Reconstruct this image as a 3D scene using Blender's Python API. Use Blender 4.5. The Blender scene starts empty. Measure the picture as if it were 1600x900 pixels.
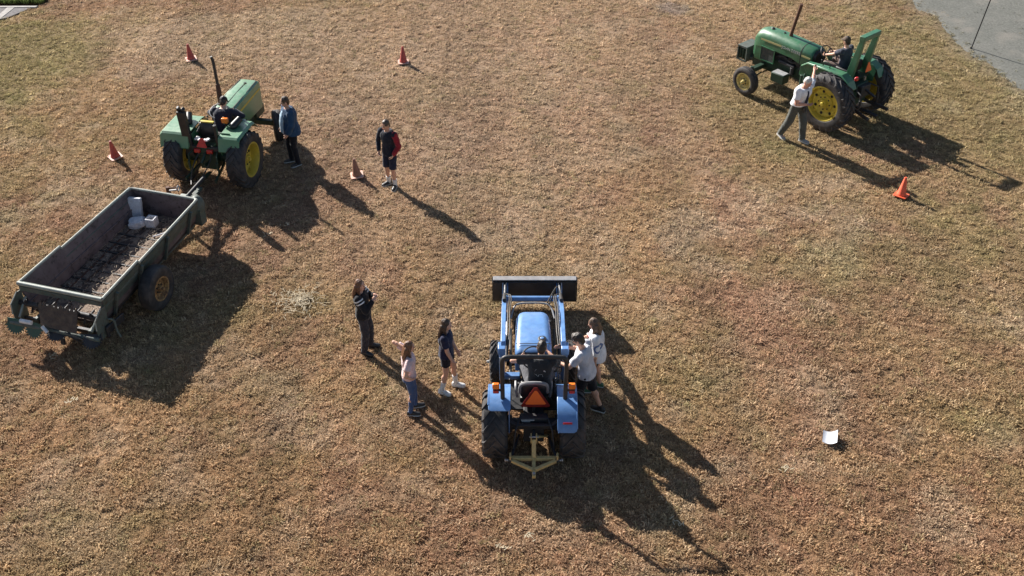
import bpy, bmesh, math, random
import numpy as np
from mathutils import Vector, Matrix, Euler, noise as mnoise

random.seed(7)
rng = np.random.default_rng(7)
R_ = math.radians
SC = bpy.context.scene
COL = SC.collection

# ------------------------------------------------------------------ camera
F_PX, TILT, ROLL, CAM_H = 1756.4, R_(36.85), R_(-0.3), 13.70
cam_data = bpy.data.cameras.new('camera')
cam_data.sensor_width = 36.0
cam_data.lens = F_PX / 1600.0 * 36.0
cam_data.clip_start = 0.1
cam_data.clip_end = 3000.0
cam = bpy.data.objects.new('camera', cam_data)
COL.objects.link(cam)
cam.matrix_world = (Matrix.Translation((0, 0, CAM_H)) @ Euler((math.pi / 2 - TILT, 0, 0)).to_matrix().to_4x4()
                    @ Matrix.Rotation(ROLL, 4, 'Z'))
SC.camera = cam

# ------------------------------------------------------------------ sky, sun, exposure
SUN_EL = R_(29.0)
SH = Vector((0.678, -0.735, 0))            # direction in which shadows fall on the ground
world = bpy.data.worlds.new('World')
SC.world = world
world.use_nodes = True
wn = world.node_tree
sky = wn.nodes.new('ShaderNodeTexSky')
sky.sky_type = 'NISHITA'
sky.sun_disc = False
sky.sun_elevation = SUN_EL
sky.sun_rotation = math.atan2(-SH.x, -SH.y)   # the sun stands opposite to the shadows
sky.altitude = 100
sky.air_density = 1.0
sky.dust_density = 1.0
bg = wn.nodes['Background']
bg.inputs['Strength'].default_value = 0.048
wn.links.new(sky.outputs[0], bg.inputs['Color'])
sun_data = bpy.data.lights.new('sun', 'SUN')
sun_data.energy = 5.0
sun_data.angle = R_(0.5)
sun_data.color = (1.0, 0.95, 0.88)
sun = bpy.data.objects.new('sun', sun_data)
COL.objects.link(sun)
sd = Vector((SH.x * math.cos(SUN_EL), SH.y * math.cos(SUN_EL), -math.sin(SUN_EL)))
sun.rotation_euler = sd.to_track_quat('-Z', 'Y').to_euler()
sun.location = (-20, 40, 30)
SC.view_settings.view_transform = 'Standard'
SC.view_settings.look = 'None'
SC.view_settings.exposure = 1.18
SC.view_settings.gamma = 1.0

# ------------------------------------------------------------------ mesh helpers
def V(*a):
    return Vector(a if len(a) > 1 else a[0])

def perp(d):
    d = d.normalized()
    a = Vector((0, 0, 1)) if abs(d.z) < 0.9 else Vector((1, 0, 0))
    u = d.cross(a).normalized()
    return u, d.cross(u).normalized()

class MB:
    """collects shapes and links them as one mesh object"""
    def __init__(s):
        s.v, s.f = [], []
    def add(s, vs, fs):
        o = len(s.v)
        s.v += [tuple(v) for v in vs]
        s.f += [tuple(o + i for i in f) for f in fs]
        return s
    def hexa(s, p):       # 8 points, bottom ring then top ring
        return s.add(p, [(3, 2, 1, 0), (4, 5, 6, 7), (0, 1, 5, 4), (1, 2, 6, 5), (2, 3, 7, 6), (3, 0, 4, 7)])
    def box(s, c, d, rot=None, taper=1.0):
        x, y, z = [k / 2 for k in d]
        p = [(-x, -y, -z), (x, -y, -z), (x, y, -z), (-x, y, -z)]
        p += [(a * taper, b * taper, z) for a, b, _ in p]
        p = [Vector(q) for q in p]
        if rot is not None:
            M = Euler(rot).to_matrix() if not isinstance(rot, Matrix) else rot
            p = [M @ q for q in p]
        return s.hexa([q + Vector(c) for q in p])
    def bar(s, p0, p1, w, h, up=(0, 0, 1)):
        p0, p1 = Vector(p0), Vector(p1)
        d = (p1 - p0).normalized()
        r = d.cross(Vector(up))
        if r.length < 1e-4:
            r = d.cross(Vector((0, 1, 0)))
        r.normalize()
        u = r.cross(d)
        a, b = r * w / 2, u * h / 2
        return s.hexa([p0 - a - b, p0 + a - b, p1 + a - b, p1 - a - b, p0 - a + b, p0 + a + b, p1 + a + b, p1 - a + b])
    def rings(s, rs, closed=False, caps=True):
        n = len(rs[0])
        vs = [p for r in rs for p in r]
        fs = []
        m = len(rs)
        for i in range(m if closed else m - 1):
            a, b = i * n, ((i + 1) % m) * n
            for k in range(n):
                k2 = (k + 1) % n
                fs.append((a + k, a + k2, b + k2, b + k))
        if caps and not closed:
            fs.append(tuple(reversed(range(n))))
            fs.append(tuple(range((m - 1) * n, m * n)))
        return s.add(vs, fs)
    def cyl(s, p0, p1, r0, r1=None, n=14):
        p0, p1 = Vector(p0), Vector(p1)
        r1 = r0 if r1 is None else r1
        u, w = perp(p1 - p0)
        ring = lambda c, r: [c + (u * math.cos(t) + w * math.sin(t)) * r for t in [2 * math.pi * k / n for k in range(n)]]
        return s.rings([ring(p0, r0), ring(p1, r1)])
    def tube(s, pts, r, n=8, smooth=0):
        pts = [Vector(p) for p in pts]
        for _ in range(smooth):
            q = [pts[0]]
            for a, b in zip(pts[:-1], pts[1:]):
                q += [a.lerp(b, .25), a.lerp(b, .75)]
            pts = q + [pts[-1]]
        rs = r if isinstance(r, (list, tuple)) else [r] * len(pts)
        if len(rs) != len(pts):
            rs = [rs[min(len(rs) - 1, int(i * len(rs) / len(pts)))] for i in range(len(pts))]
        d0 = (pts[1] - pts[0]).normalized()
        u, w = perp(d0)
        out = []
        for i, p in enumerate(pts):
            d = (pts[min(i + 1, len(pts) - 1)] - pts[max(i - 1, 0)]).normalized()
            u = (u - d * u.dot(d)).normalized()
            w = d.cross(u)
            out.append([p + (u * math.cos(t) + w * math.sin(t)) * rs[i] for t in [2 * math.pi * k / n for k in range(n)]])
        return s.rings(out)
    def lathe(s, prof, c=(0, 0, 0), axis=(1, 0, 0), n=32, closed=True):
        """profile of (radius, along); closed profile makes a ring solid"""
        a = Vector(axis).normalized()
        u, w = perp(a)
        c = Vector(c)
        rs = [[c + a * h + (u * math.cos(t) + w * math.sin(t)) * r for r, h in prof]
              for t in [2 * math.pi * k / n for k in range(n)]]
        m = len(prof)
        vs = [p for r in rs for p in r]
        fs = []
        for i in range(n):
            j = (i + 1) % n
            for k in range(m if closed else m - 1):
                k2 = (k + 1) % m
                fs.append((i * m + k, i * m + k2, j * m + k2, j * m + k))
        return s.add(vs, fs)
    def prism(s, pts, ax_u, ax_v, o, depth):
        """outline (u,v) pushed along u x v by depth, centred on o"""
        u, w, o = Vector(ax_u), Vector(ax_v), Vector(o)
        n = u.cross(w).normalized() * depth / 2
        a = [o + u * p + w * q - n for p, q in pts]
        b = [o + u * p + w * q + n for p, q in pts]
        return s.rings([a, b])
    def ball(s, c, r, rot=None, nu=14, nv=10):
        c = Vector(c)
        r = (r, r, r) if not isinstance(r, (tuple, list)) else r
        vs, fs = [], []
        for i in range(nv + 1):
            th = math.pi * i / nv
            for k in range(nu):
                ph = 2 * math.pi * k / nu
                q = Vector((r[0] * math.sin(th) * math.cos(ph), r[1] * math.sin(th) * math.sin(ph), r[2] * math.cos(th)))
                if rot is not None:
                    q = rot @ q
                vs.append(c + q)
        for i in range(nv):
            for k in range(nu):
                k2 = (k + 1) % nu
                fs.append((i * nu + k, (i + 1) * nu + k, (i + 1) * nu + k2, i * nu + k2))
        return s.add(vs, fs)
    def capsule(s, p0, r0, p1, r1, n=14):
        p0, p1 = Vector(p0), Vector(p1)
        d = (p1 - p0)
        if d.length < 1e-5:
            return s.ball(p0, r0)
        d.normalize()
        u, w = perp(d)
        rs = []
        for t in (-88, -60, -30, 0):
            rs.append((p0 + d * r0 * math.sin(R_(t)), r0 * math.cos(R_(t))))
        for t in (0, 30, 60, 88):
            rs.append((p1 + d * r1 * math.sin(R_(t)), r1 * math.cos(R_(t))))
        return s.rings([[c + (u * math.cos(a) + w * math.sin(a)) * r for a in [2 * math.pi * k / n for k in range(n)]] for c, r in rs])
    def mesh(s, name, mat=None, smooth=True, merge=True, sharp=38):
        me = bpy.data.meshes.new(name)
        me.from_pydata(s.v, [], s.f)
        bm = bmesh.new()
        bm.from_mesh(me)
        if merge:
            bmesh.ops.remove_doubles(bm, verts=bm.verts, dist=1e-5)
        bmesh.ops.recalc_face_normals(bm, faces=bm.faces)
        bm.to_mesh(me)
        bm.free()
        if smooth:
            me.shade_smooth()
            me.set_sharp_from_angle(angle=R_(sharp))
        if mat:
            me.materials.append(mat)
        return me
    def build(s, name, mat, parent=None, bev=0, loc=None, rot=None, smooth=True, label=None, sharp=38, merge=True):
        o = bpy.data.objects.new(name, s.mesh(name, mat, smooth, merge, sharp))
        COL.objects.link(o)
        if parent is not None:
            o.parent = parent
        if loc is not None:
            o.location = loc
        if rot is not None:
            o.rotation_euler = rot
        if bev:
            b = o.modifiers.new('bevel', 'BEVEL')
            b.width = bev
            b.segments = 2
            b.limit_method = 'ANGLE'
            b.angle_limit = R_(35)
        if label:
            o['label'] = label
        return o

def tag(o, label, cat, group=None):
    o['label'] = label
    o['category'] = cat
    if group:
        o['group'] = group
    return o

def thing(name, label, cat, loc=(0, 0, 0), rz=0.0, group=None, tilt=(0, 0)):
    o = bpy.data.objects.new(name, None)
    o.empty_display_size = 0.2
    COL.objects.link(o)
    o.location = loc
    o.rotation_euler = (tilt[0], tilt[1], rz)
    return tag(o, label, cat, group)

def dup(o, parent=None):
    c = o.copy()
    COL.objects.link(c)
    if parent is not None:
        c.parent = parent
    for ch in list(o.children):
        dup(ch, c)
    return c

# ------------------------------------------------------------------ materials
def mat_new(name):
    m = bpy.data.materials.new(name)
    m.use_nodes = True
    return m, m.node_tree.nodes, m.node_tree.links, m.node_tree.nodes['Principled BSDF']

def mixrgb(N, L, fac, a, b, mode='MIX'):
    n = N.new('ShaderNodeMix')
    n.data_type = 'RGBA'
    n.blend_type = mode
    for sock, val in ((n.inputs[0], fac), (n.inputs[6], a), (n.inputs[7], b)):
        if hasattr(val, 'is_output'):
            L.new(val, sock)
        elif isinstance(val, (int, float)):
            sock.default_value = val
        else:
            sock.default_value = (*val[:3], 1)
    return n.outputs[2]

def noise_fac(N, L, scale, lo, hi, detail=5, vec=None, rough=0.6):
    t = N.new('ShaderNodeTexNoise')
    t.inputs['Scale'].default_value = scale
    t.inputs['Detail'].default_value = detail
    t.inputs['Roughness'].default_value = rough
    if vec is not None:
        L.new(vec, t.inputs['Vector'])
    r = N.new('ShaderNodeMapRange')
    r.inputs[1].default_value = lo
    r.inputs[2].default_value = hi
    L.new(t.outputs['Fac'], r.inputs[0])
    return r.outputs[0], t.outputs['Fac']

def coords(N, L, scale=(1, 1, 1)):
    tc = N.new('ShaderNodeTexCoord')
    mp = N.new('ShaderNodeMapping')
    mp.inputs['Scale'].default_value = scale
    L.new(tc.outputs['Object'], mp.inputs['Vector'])
    return mp.outputs[0]

def surf(name, base, rough=0.5, metal=0.0, dust=0.25, dustcol=(0.20, 0.15, 0.11), scale=6.0, wear=None, wearcol=(0.12, 0.07, 0.04),
         bump=0.15, bscale=60.0, var=0.18, coat=0.0, spec=0.5, stretch=(1, 1, 1), crough=0.15):
    """paint, rubber, metal, plastic: a base colour with blotches, dust in large soft patches, worn spots and fine relief"""
    m, N, L, P = mat_new(name)
    vec = coords(N, L, stretch)
    f1, raw = noise_fac(N, L, scale * 2.2, 0.3, 0.7, vec=vec)
    dark = tuple(c * (1 - var) for c in base)
    lite = tuple(min(1, c * (1 + var)) for c in base)
    col = mixrgb(N, L, f1, dark, lite)
    if dust > 0:
        f2, _ = noise_fac(N, L, scale, 0.42, 0.78, detail=8, vec=vec, rough=0.7)
        mu = N.new('ShaderNodeMath')
        mu.operation = 'MULTIPLY'
        L.new(f2, mu.inputs[0])
        mu.inputs[1].default_value = dust * 1.6
        mu.use_clamp = True
        col = mixrgb(N, L, mu.outputs[0], col, dustcol)
    if wear:
        f3, _ = noise_fac(N, L, scale * 3.1, 1 - wear - 0.12, 1 - wear, detail=10, vec=vec, rough=0.75)
        col = mixrgb(N, L, f3, col, wearcol)
    L.new(col, P.inputs['Base Color'])
    rr, _ = noise_fac(N, L, scale * 4, 0.3, 0.7, vec=vec)
    ma = N.new('ShaderNodeMath')
    ma.operation = 'MULTIPLY_ADD'
    L.new(rr, ma.inputs[0])
    ma.inputs[1].default_value = 0.22
    ma.inputs[2].default_value = rough - 0.08
    L.new(ma.outputs[0], P.inputs['Roughness'])
    P.inputs['Metallic'].default_value = metal
    P.inputs['Specular IOR Level'].default_value = spec
    P.inputs['Coat Weight'].default_value = coat
    P.inputs['Coat Roughness'].default_value = crough
    if bump > 0:
        t = N.new('ShaderNodeTexNoise')
        t.inputs['Scale'].default_value = bscale
        t.inputs['Detail'].default_value = 6
        L.new(vec, t.inputs['Vector'])
        b = N.new('ShaderNodeBump')
        b.inputs['Strength'].default_value = bump
        b.inputs['Distance'].default_value = 0.01
        L.new(t.outputs['Fac'], b.inputs['Height'])
        L.new(b.outputs[0], P.inputs['Normal'])
    return m

M = {}
M['green_pale'] = surf('pale_green_paint', (0.058, 0.20, 0.095), 0.42, dust=0.36, dustcol=(0.21, 0.27, 0.18), scale=2.2, wear=0.2, wearcol=(0.10, 0.11, 0.08), coat=0.9, crough=0.36, var=.1)  # paler base green, raised to add to the bonnet's sheen
M['green'] = surf('green_paint', (0.033, 0.14, 0.066), 0.38, dust=0.28, dustcol=(0.14, 0.17, 0.12), scale=3, wear=0.26, coat=0.5, crough=0.32)
M['green_old'] = surf('weathered_green_paint', (0.068, 0.098, 0.084), 0.6, dust=0.55, dustcol=(0.155, 0.15, 0.135), scale=4, wear=0.36, wearcol=(0.07, 0.045, 0.035))
M['green_dark'] = surf('greasy_green_iron', (0.012, 0.042, 0.024), 0.5, dust=0.3, dustcol=(0.05, 0.045, 0.035), scale=7, wear=0.3, wearcol=(0.02, 0.015, 0.012))
M['yellow'] = surf('yellow_paint', (0.56, 0.43, 0.045), 0.45, dust=0.28, dustcol=(0.30, 0.22, 0.10), scale=5, wear=0.26, wearcol=(0.16, 0.09, 0.04))
M['yellow_pale'] = surf('faded_yellow_paint', (0.58, 0.47, 0.17), 0.5, dust=0.35, dustcol=(0.34, 0.26, 0.15), scale=6, wear=0.28, wearcol=(0.18, 0.1, 0.05))
M['gold'] = surf('worn_golden_paint', (0.56, 0.40, 0.16), 0.5, dust=0.4, dustcol=(0.30, 0.21, 0.12), scale=9, wear=0.3, wearcol=(0.17, 0.10, 0.06))
M['rust_rim'] = surf('rusty_yellow_rim', (0.40, 0.25, 0.10), 0.7, dust=0.5, dustcol=(0.16, 0.08, 0.045), scale=7, wear=0.42, wearcol=(0.11, 0.045, 0.025))
M['rust'] = surf('rust_iron', (0.085, 0.035, 0.022), 0.75, dust=0.4, dustcol=(0.16, 0.075, 0.04), scale=12, bump=0.4)
M['blue'] = surf('blue_paint', (0.10, 0.225, 0.475), 0.38, dust=0.2, dustcol=(0.22, 0.28, 0.40), scale=3, coat=0.5, crough=0.3, wear=0.16, wearcol=(0.1, 0.1, 0.12))
M['rubber'] = surf('tyre_rubber', (0.026, 0.025, 0.027), 0.68, dust=0.5, dustcol=(0.13, 0.11, 0.10), scale=6, bump=0.3, bscale=90)
M['black'] = surf('black_steel', (0.016, 0.016, 0.018), 0.42, dust=0.25, dustcol=(0.09, 0.08, 0.075), scale=5)
M['iron'] = surf('dark_cast_iron', (0.022, 0.022, 0.026), 0.55, dust=0.4, dustcol=(0.06, 0.05, 0.042), scale=8, bump=0.3)
M['steel'] = surf('bare_steel', (0.42, 0.42, 0.43), 0.38, metal=0.8, dust=0.3, scale=10)
M['greymetal'] = surf('grey_painted_metal', (0.30, 0.31, 0.32), 0.5, dust=0.3, scale=6)
M['rail'] = surf('pale_green_grey_rail', (0.27, 0.30, 0.27), 0.5, dust=0.4, dustcol=(0.24, 0.21, 0.18), scale=5, wear=0.3, wearcol=(0.10, 0.07, 0.055))
M['boxwall'] = surf('worn_spreader_wall', (0.12, 0.088, 0.088), 0.72, dust=0.6, dustcol=(0.20, 0.155, 0.15), scale=3, wear=0.36, wearcol=(0.05, 0.036, 0.032), bump=0.35, bscale=25)
M['boards'] = surf('dark_dirty_floor_boards', (0.050, 0.033, 0.028), 0.85, dust=0.5, dustcol=(0.10, 0.07, 0.055), scale=5, bump=0.6, bscale=30)
M['vinyl'] = surf('black_vinyl', (0.018, 0.018, 0.02), 0.45, dust=0.2, dustcol=(0.10, 0.09, 0.085), scale=6)
M['vinyl_grey'] = surf('grey_vinyl', (0.24, 0.24, 0.25), 0.5, dust=0.25, scale=6)
M['amber'] = surf('amber_lens', (0.85, 0.20, 0.015), 0.2, dust=0.08, scale=10, bump=0.1, coat=0.3)
M['red'] = surf('red_lens', (0.5, 0.015, 0.012), 0.25, dust=0.1, scale=10, bump=0.1, coat=0.3)
M['smv'] = surf('orange_fluorescent_sheet', (0.96, 0.17, 0.03), 0.5, dust=0.06, scale=10, bump=0.02, var=0.05)
M['smv_red'] = surf('red_sign_border', (0.20, 0.012, 0.012), 0.35, dust=0.1, scale=10, bump=0.02)
M['smv_faded'] = surf('red_faded_sheet', (0.60, 0.035, 0.025), 0.5, dust=0.1, scale=10, bump=0.02)
M['white'] = surf('white_plastic', (0.72, 0.72, 0.72), 0.5, dust=0.12, scale=8)
M['decal'] = surf('pale_decal', (0.5, 0.5, 0.5), 0.5, dust=0.3, scale=20, bump=0)
M['lamp'] = surf('lamp_glass', (0.55, 0.56, 0.58), 0.12, dust=0.1, scale=8)
M['concrete'] = surf('white_concrete', (0.64, 0.64, 0.67), 0.9, dust=0.35, dustcol=(0.36, 0.34, 0.34), scale=14, bump=0.6, bscale=70)
M['hose'] = surf('hydraulic_hose', (0.02, 0.02, 0.02), 0.5, dust=0.3, scale=20)
M['cone_orange'] = surf('orange_cone_plastic', (0.80, 0.115, 0.045), 0.5, dust=0.15, dustcol=(0.55, 0.2, 0.12), scale=9)
M['cone_red'] = surf('faded_red_cone_plastic', (0.42, 0.062, 0.05), 0.55, dust=0.3, dustcol=(0.45, 0.16, 0.12), scale=9)
M['cone_brown'] = surf('weathered_brown_cone_plastic', (0.27, 0.125, 0.08), 0.65, dust=0.4, dustcol=(0.32, 0.17, 0.11), scale=9)
M['cone_base'] = surf('pale_cone_base', (0.62, 0.36, 0.28), 0.6, dust=0.3, dustcol=(0.55, 0.42, 0.36), scale=12)
M['paper'] = surf('white_paper', (0.60, 0.615, 0.66), 0.7, dust=0.04, scale=6, bump=0.05, var=0.04)
M['stripe'] = surf('yellow_stripe_sticker', (0.62, 0.46, 0.05), 0.45, dust=0.15, scale=10, bump=0)
M['stripe_faded'] = surf('faded_stripe_sticker', (0.42, 0.38, 0.17), 0.5, dust=0.35, dustcol=(0.15, 0.2, 0.12), scale=14, bump=0)
M['gap'] = surf('dark_recess', (0.008, 0.008, 0.009), 0.8, dust=0.1, scale=8)
M['meshgrille'] = surf('dark_screen_mesh', (0.045, 0.055, 0.048), 0.6, dust=0.4, dustcol=(0.10, 0.09, 0.075), scale=18, bump=0.8, bscale=160)
# ------------------------------------------------------------------ terrain and grass
def hash2(ix, iy, seed):
    h = (ix * 374761393 + iy * 668265263 + seed * 982451653) & 0x7fffffff
    h = ((h ^ (h >> 13)) * 1274126177) & 0x7fffffff
    return ((h ^ (h >> 16)) & 0xffff) / 65535.0

def vnoise(x, y, s, seed):
    x, y = x / s, y / s
    ix, iy = np.floor(x).astype(np.int64), np.floor(y).astype(np.int64)
    fx, fy = x - ix, y - iy
    fx, fy = fx * fx * (3 - 2 * fx), fy * fy * (3 - 2 * fy)
    a, b = hash2(ix, iy, seed), hash2(ix + 1, iy, seed)
    c, d = hash2(ix, iy + 1, seed), hash2(ix + 1, iy + 1, seed)
    return (a * (1 - fx) + b * fx) * (1 - fy) + (c * (1 - fx) + d * fx) * fy

def fbm(x, y, s, seed, oct=4):
    t, a, w = 0, 1.0, 0
    for k in range(oct):
        t = t + a * vnoise(x + 17.3 * k, y - 9.1 * k, s / 2 ** k, seed + k)
        w += a
        a *= 0.55
    return t / w

def smooth(a, b, x):
    t = np.clip((x - a) / (b - a), 0, 1)
    return t * t * (3 - 2 * t)

def bump_at(x, y, cx, cy, rx, ry, ang=0.0):
    c, s = math.cos(ang), math.sin(ang)
    dx, dy = x - cx, y - cy
    u, v = (dx * c + dy * s) / rx, (-dx * s + dy * c) / ry
    return np.exp(-(u * u + v * v))

def lot_dist(x, y):
    """signed distance-like value: positive inside the grey gravel lot (far right)"""
    t = np.clip((33.2 - y), -30, 30)
    ex = 12.35 + np.where(t > 0, 0.055 * t + 0.022 * t * t, 0.02 * t)
    w = (fbm(x, y, 0.9, 91, 4) - 0.5) * 1.0
    return x - ex + w

def patch_fields(x, y):
    """green, red-brown, pale: how the turf is coloured at a place (each 0..1)"""
    big = fbm(x, y, 5.0, 11)
    med = fbm(x, y, 1.6, 23)
    sml = fbm(x, y, 0.45, 37, 3)
    red = smooth(0.44, 0.64, 0.45 * fbm(x, y, 3.2, 53) + 0.55 * fbm(x, y, 0.9, 59))
    green = smooth(0.50, 0.76, 0.5 * big + 0.35 * med + 0.25 * sml) * 0.5
    pale = smooth(0.48, 0.70, 0.5 * fbm(x, y, 2.4, 71) + 0.5 * fbm(x, y, 0.7, 73))
    # places the photograph shows
    green = green + 0.75 * smooth(0.25, 0.75, bump_at(x, y, -14.2, 29.0, 3.0, 3.6) + 0.5 * sml - .25)
    green = green + 0.60 * smooth(0.2, 0.9, bump_at(x, y, 12.0, 27.0, 3.6, 5.5, .2) + 0.6 * sml - .15)
    green = green + 0.45 * smooth(0.2, 0.9, bump_at(x, y, 6.4, 26.0, 2.6, 3.6) + 0.6 * med - .3)
    green = green + 0.15 * smooth(0.2, 0.9, bump_at(x, y, 8.6, 16.5, 2.8, 3.6) + 0.6 * med - .35)
    green = green + 0.2 * smooth(0.2, 0.9, bump_at(x, y, 4.0, 15.2, 1.5, 2.2) + 0.6 * med - .35)
    green = green + 0.25 * smooth(0.2, 0.9, bump_at(x, y, -6.9, 11.4, 1.5, 1.2) + 0.6 * sml - .3)
    red = red * .8 + 0.95 * smooth(0.15, 0.8, bump_at(x, y, 4.85, 19.0, 0.75, 6.5, -.02) + 0.4 * med - .2)
    red = red + 0.5 * smooth(0.2, 0.9, bump_at(x, y, -9.0, 21.5, 3.6, 2.2) + 0.5 * med - .25)
    red = red + 0.3 * smooth(0.2, 0.9, bump_at(x, y, 2.0, 27, 6, 4) + 0.5 * med - .25)
    pale = pale + 0.7 * smooth(0.3, 0.9, bump_at(x, y, 0.55, 11.9, .75, .6) + 0.4 * sml - .2)
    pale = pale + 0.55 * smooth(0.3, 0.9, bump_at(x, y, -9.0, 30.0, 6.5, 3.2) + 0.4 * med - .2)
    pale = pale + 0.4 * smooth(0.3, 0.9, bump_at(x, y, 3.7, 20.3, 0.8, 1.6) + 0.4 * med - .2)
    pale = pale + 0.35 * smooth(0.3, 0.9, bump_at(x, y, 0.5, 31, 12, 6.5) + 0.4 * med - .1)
    return np.clip(green, 0, 1), np.clip(red, 0, 1), np.clip(pale, 0, 1)

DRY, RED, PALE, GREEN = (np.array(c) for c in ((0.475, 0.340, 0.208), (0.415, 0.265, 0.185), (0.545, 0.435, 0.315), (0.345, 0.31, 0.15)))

def turf_colour(x, y):
    g, r, p = patch_fields(x, y)
    c = np.ones((len(x), 3)) * DRY
    c = c * (1 - r[:, None] * .8) + RED * r[:, None] * .8
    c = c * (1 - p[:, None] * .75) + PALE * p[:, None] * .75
    c = c * (1 - g[:, None] * .85) + GREEN * g[:, None] * .85
    swath = smooth(.15, .85, bump_at(x, y, -.6, 27.5, 5.2, 9.5, -.04) + .5 * (fbm(x, y, 2.2, 411) - .5) + .35 * (vnoise(x + .03 * y, y * .07, .8, 421) - .5))[:, None]
    c = c * (1 - .55 * swath) + np.array((0.52, 0.395, 0.29)) * .55 * swath
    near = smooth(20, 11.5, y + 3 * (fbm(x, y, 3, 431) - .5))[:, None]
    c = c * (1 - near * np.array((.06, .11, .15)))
    streak = 0.5 * vnoise(x + .03 * y, y * .09, 0.45, 301) + 0.5 * vnoise(x - .02 * y, y * .06, 1.1, 303)
    c = c * (0.85 + 0.32 * streak)[:, None]
    grey = smooth(.25, .7, bump_at(x, y, 4.95, 32.4, .55, .5) + .5 * fbm(x, y, .3, 401, 2) - .25)[:, None]
    c = c * (1 - .45 * grey) + np.array((0.27, 0.255, 0.27)) * .45 * grey
    lot = smooth(-0.9, 0.3, lot_dist(x, y))[:, None]
    c = c * (1 - .5 * lot) + np.array((0.30, 0.28, 0.21)) * .5 * lot
    lot2 = smooth(-0.4, 1.0, lot_dist(x, y))[:, None]
    c = c * (1 - lot2) + np.array((0.22, 0.22, 0.18)) * lot2
    return c

def in_pave(x, y):
    return (y > 31.92 + np.maximum(0, x + 15.2) * 1.36) & (x < -14.35) & (y > 31.85)

def axis(lo, hi, step, far):
    core = np.arange(lo, hi + step / 2, step)
    out, d, p = [], step, hi
    while p < far:
        d *= 1.6
        p += d
        out.append(p)
    left, d, p = [], step, lo
    while p > -far:
        d *= 1.6
        p -= d
        left.append(p)
    return np.array(left[::-1] + list(core) + out)

def build_ground():
    xs, ys = axis(-20, 20, 0.16, 900), axis(8, 38, 0.16, 900)
    X, Y = np.meshgrid(xs, ys)
    x, y = X.ravel(), Y.ravel()
    z = (fbm(x, y, 0.5, 5, 3) - 0.5) * 0.004 + (fbm(x, y, 6, 6, 2) - .5) * 0.03
    z = z - 0.02 - 0.09 * smooth(-0.05, 0.45, lot_dist(x, y)) - 0.14 * in_pave(x, y)
    verts = np.stack([x, y, z], 1)
    nx, ny = len(xs), len(ys)
    i = np.arange(nx * (ny - 1)).reshape(ny - 1, nx)[:, :-1].ravel()
    faces = np.stack([i, i + 1, i + nx + 1, i + nx], 1)
    me = bpy.data.meshes.new('ground')
    me.vertices.add(len(verts))
    me.vertices.foreach_set('co', verts.ravel())
    me.loops.add(len(faces) * 4)
    me.loops.foreach_set('vertex_index', faces.ravel())
    me.polygons.add(len(faces))
    me.polygons.foreach_set('loop_start', np.arange(0, len(faces) * 4, 4))
    me.update(calc_edges=True)
    at = me.attributes.new('turf', 'FLOAT_COLOR', 'POINT')
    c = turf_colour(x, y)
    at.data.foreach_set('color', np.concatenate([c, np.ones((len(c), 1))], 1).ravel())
    me.shade_smooth()
    m, N, L, P = mat_new('thatch_soil_gap_shade')
    a = N.new('ShaderNodeAttribute')
    a.attribute_name = 'turf'
    vec = coords(N, L)
    f, raw = noise_fac(N, L, 22, 0.35, 0.65, detail=6, vec=vec)
    soil = mixrgb(N, L, f, (0.34, 0.30, 0.28), (0.66, 0.60, 0.56))  # thatch tone, darkened in colour for the shade in gaps between tufts
    col = mixrgb(N, L, 1.0, a.outputs['Color'], soil, 'MULTIPLY')
    L.new(col, P.inputs['Base Color'])
    P.inputs['Roughness'].default_value = 0.95
    P.inputs['Specular IOR Level'].default_value = 0.1
    b = N.new('ShaderNodeBump')
    b.inputs['Strength'].default_value = 0.9
    b.inputs['Distance'].default_value = 0.03
    L.new(raw, b.inputs['Height'])
    L.new(b.outputs[0], P.inputs['Normal'])
    me.materials.append(m)
    o = bpy.data.objects.new('ground', me)
    COL.objects.link(o)
    o['kind'] = 'structure'
    o['label'] = 'field of dry brown mown grass'
    return o

def grass_material():
    m, N, L, P = mat_new('dry_grass_blades')
    a = N.new('ShaderNodeAttribute')
    a.attribute_type = 'INSTANCER'
    a.attribute_name = 'turf'
    g = N.new('ShaderNodeNewGeometry')
    r = N.new('ShaderNodeMapRange')
    r.inputs[3].default_value = 0.72
    r.inputs[4].default_value = 1.28
    L.new(g.outputs['Random Per Island'], r.inputs[0])
    vm = N.new('ShaderNodeVectorMath')
    vm.operation = 'SCALE'
    L.new(a.outputs['Color'], vm.inputs[0])
    L.new(r.outputs[0], vm.inputs['Scale'])
    dif = N.new('ShaderNodeBsdfDiffuse')
    tra = N.new('ShaderNodeBsdfTranslucent')
    mix = N.new('ShaderNodeMixShader')
    mix.inputs[0].default_value = 0.38
    L.new(vm.outputs[0], dif.inputs['Color'])
    L.new(vm.outputs[0], tra.inputs['Color'])
    L.new(dif.outputs[0], mix.inputs[1])
    L.new(tra.outputs[0], mix.inputs[2])
    L.new(mix.outputs[0], N['Material Output'].inputs['Surface'])
    return m

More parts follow.
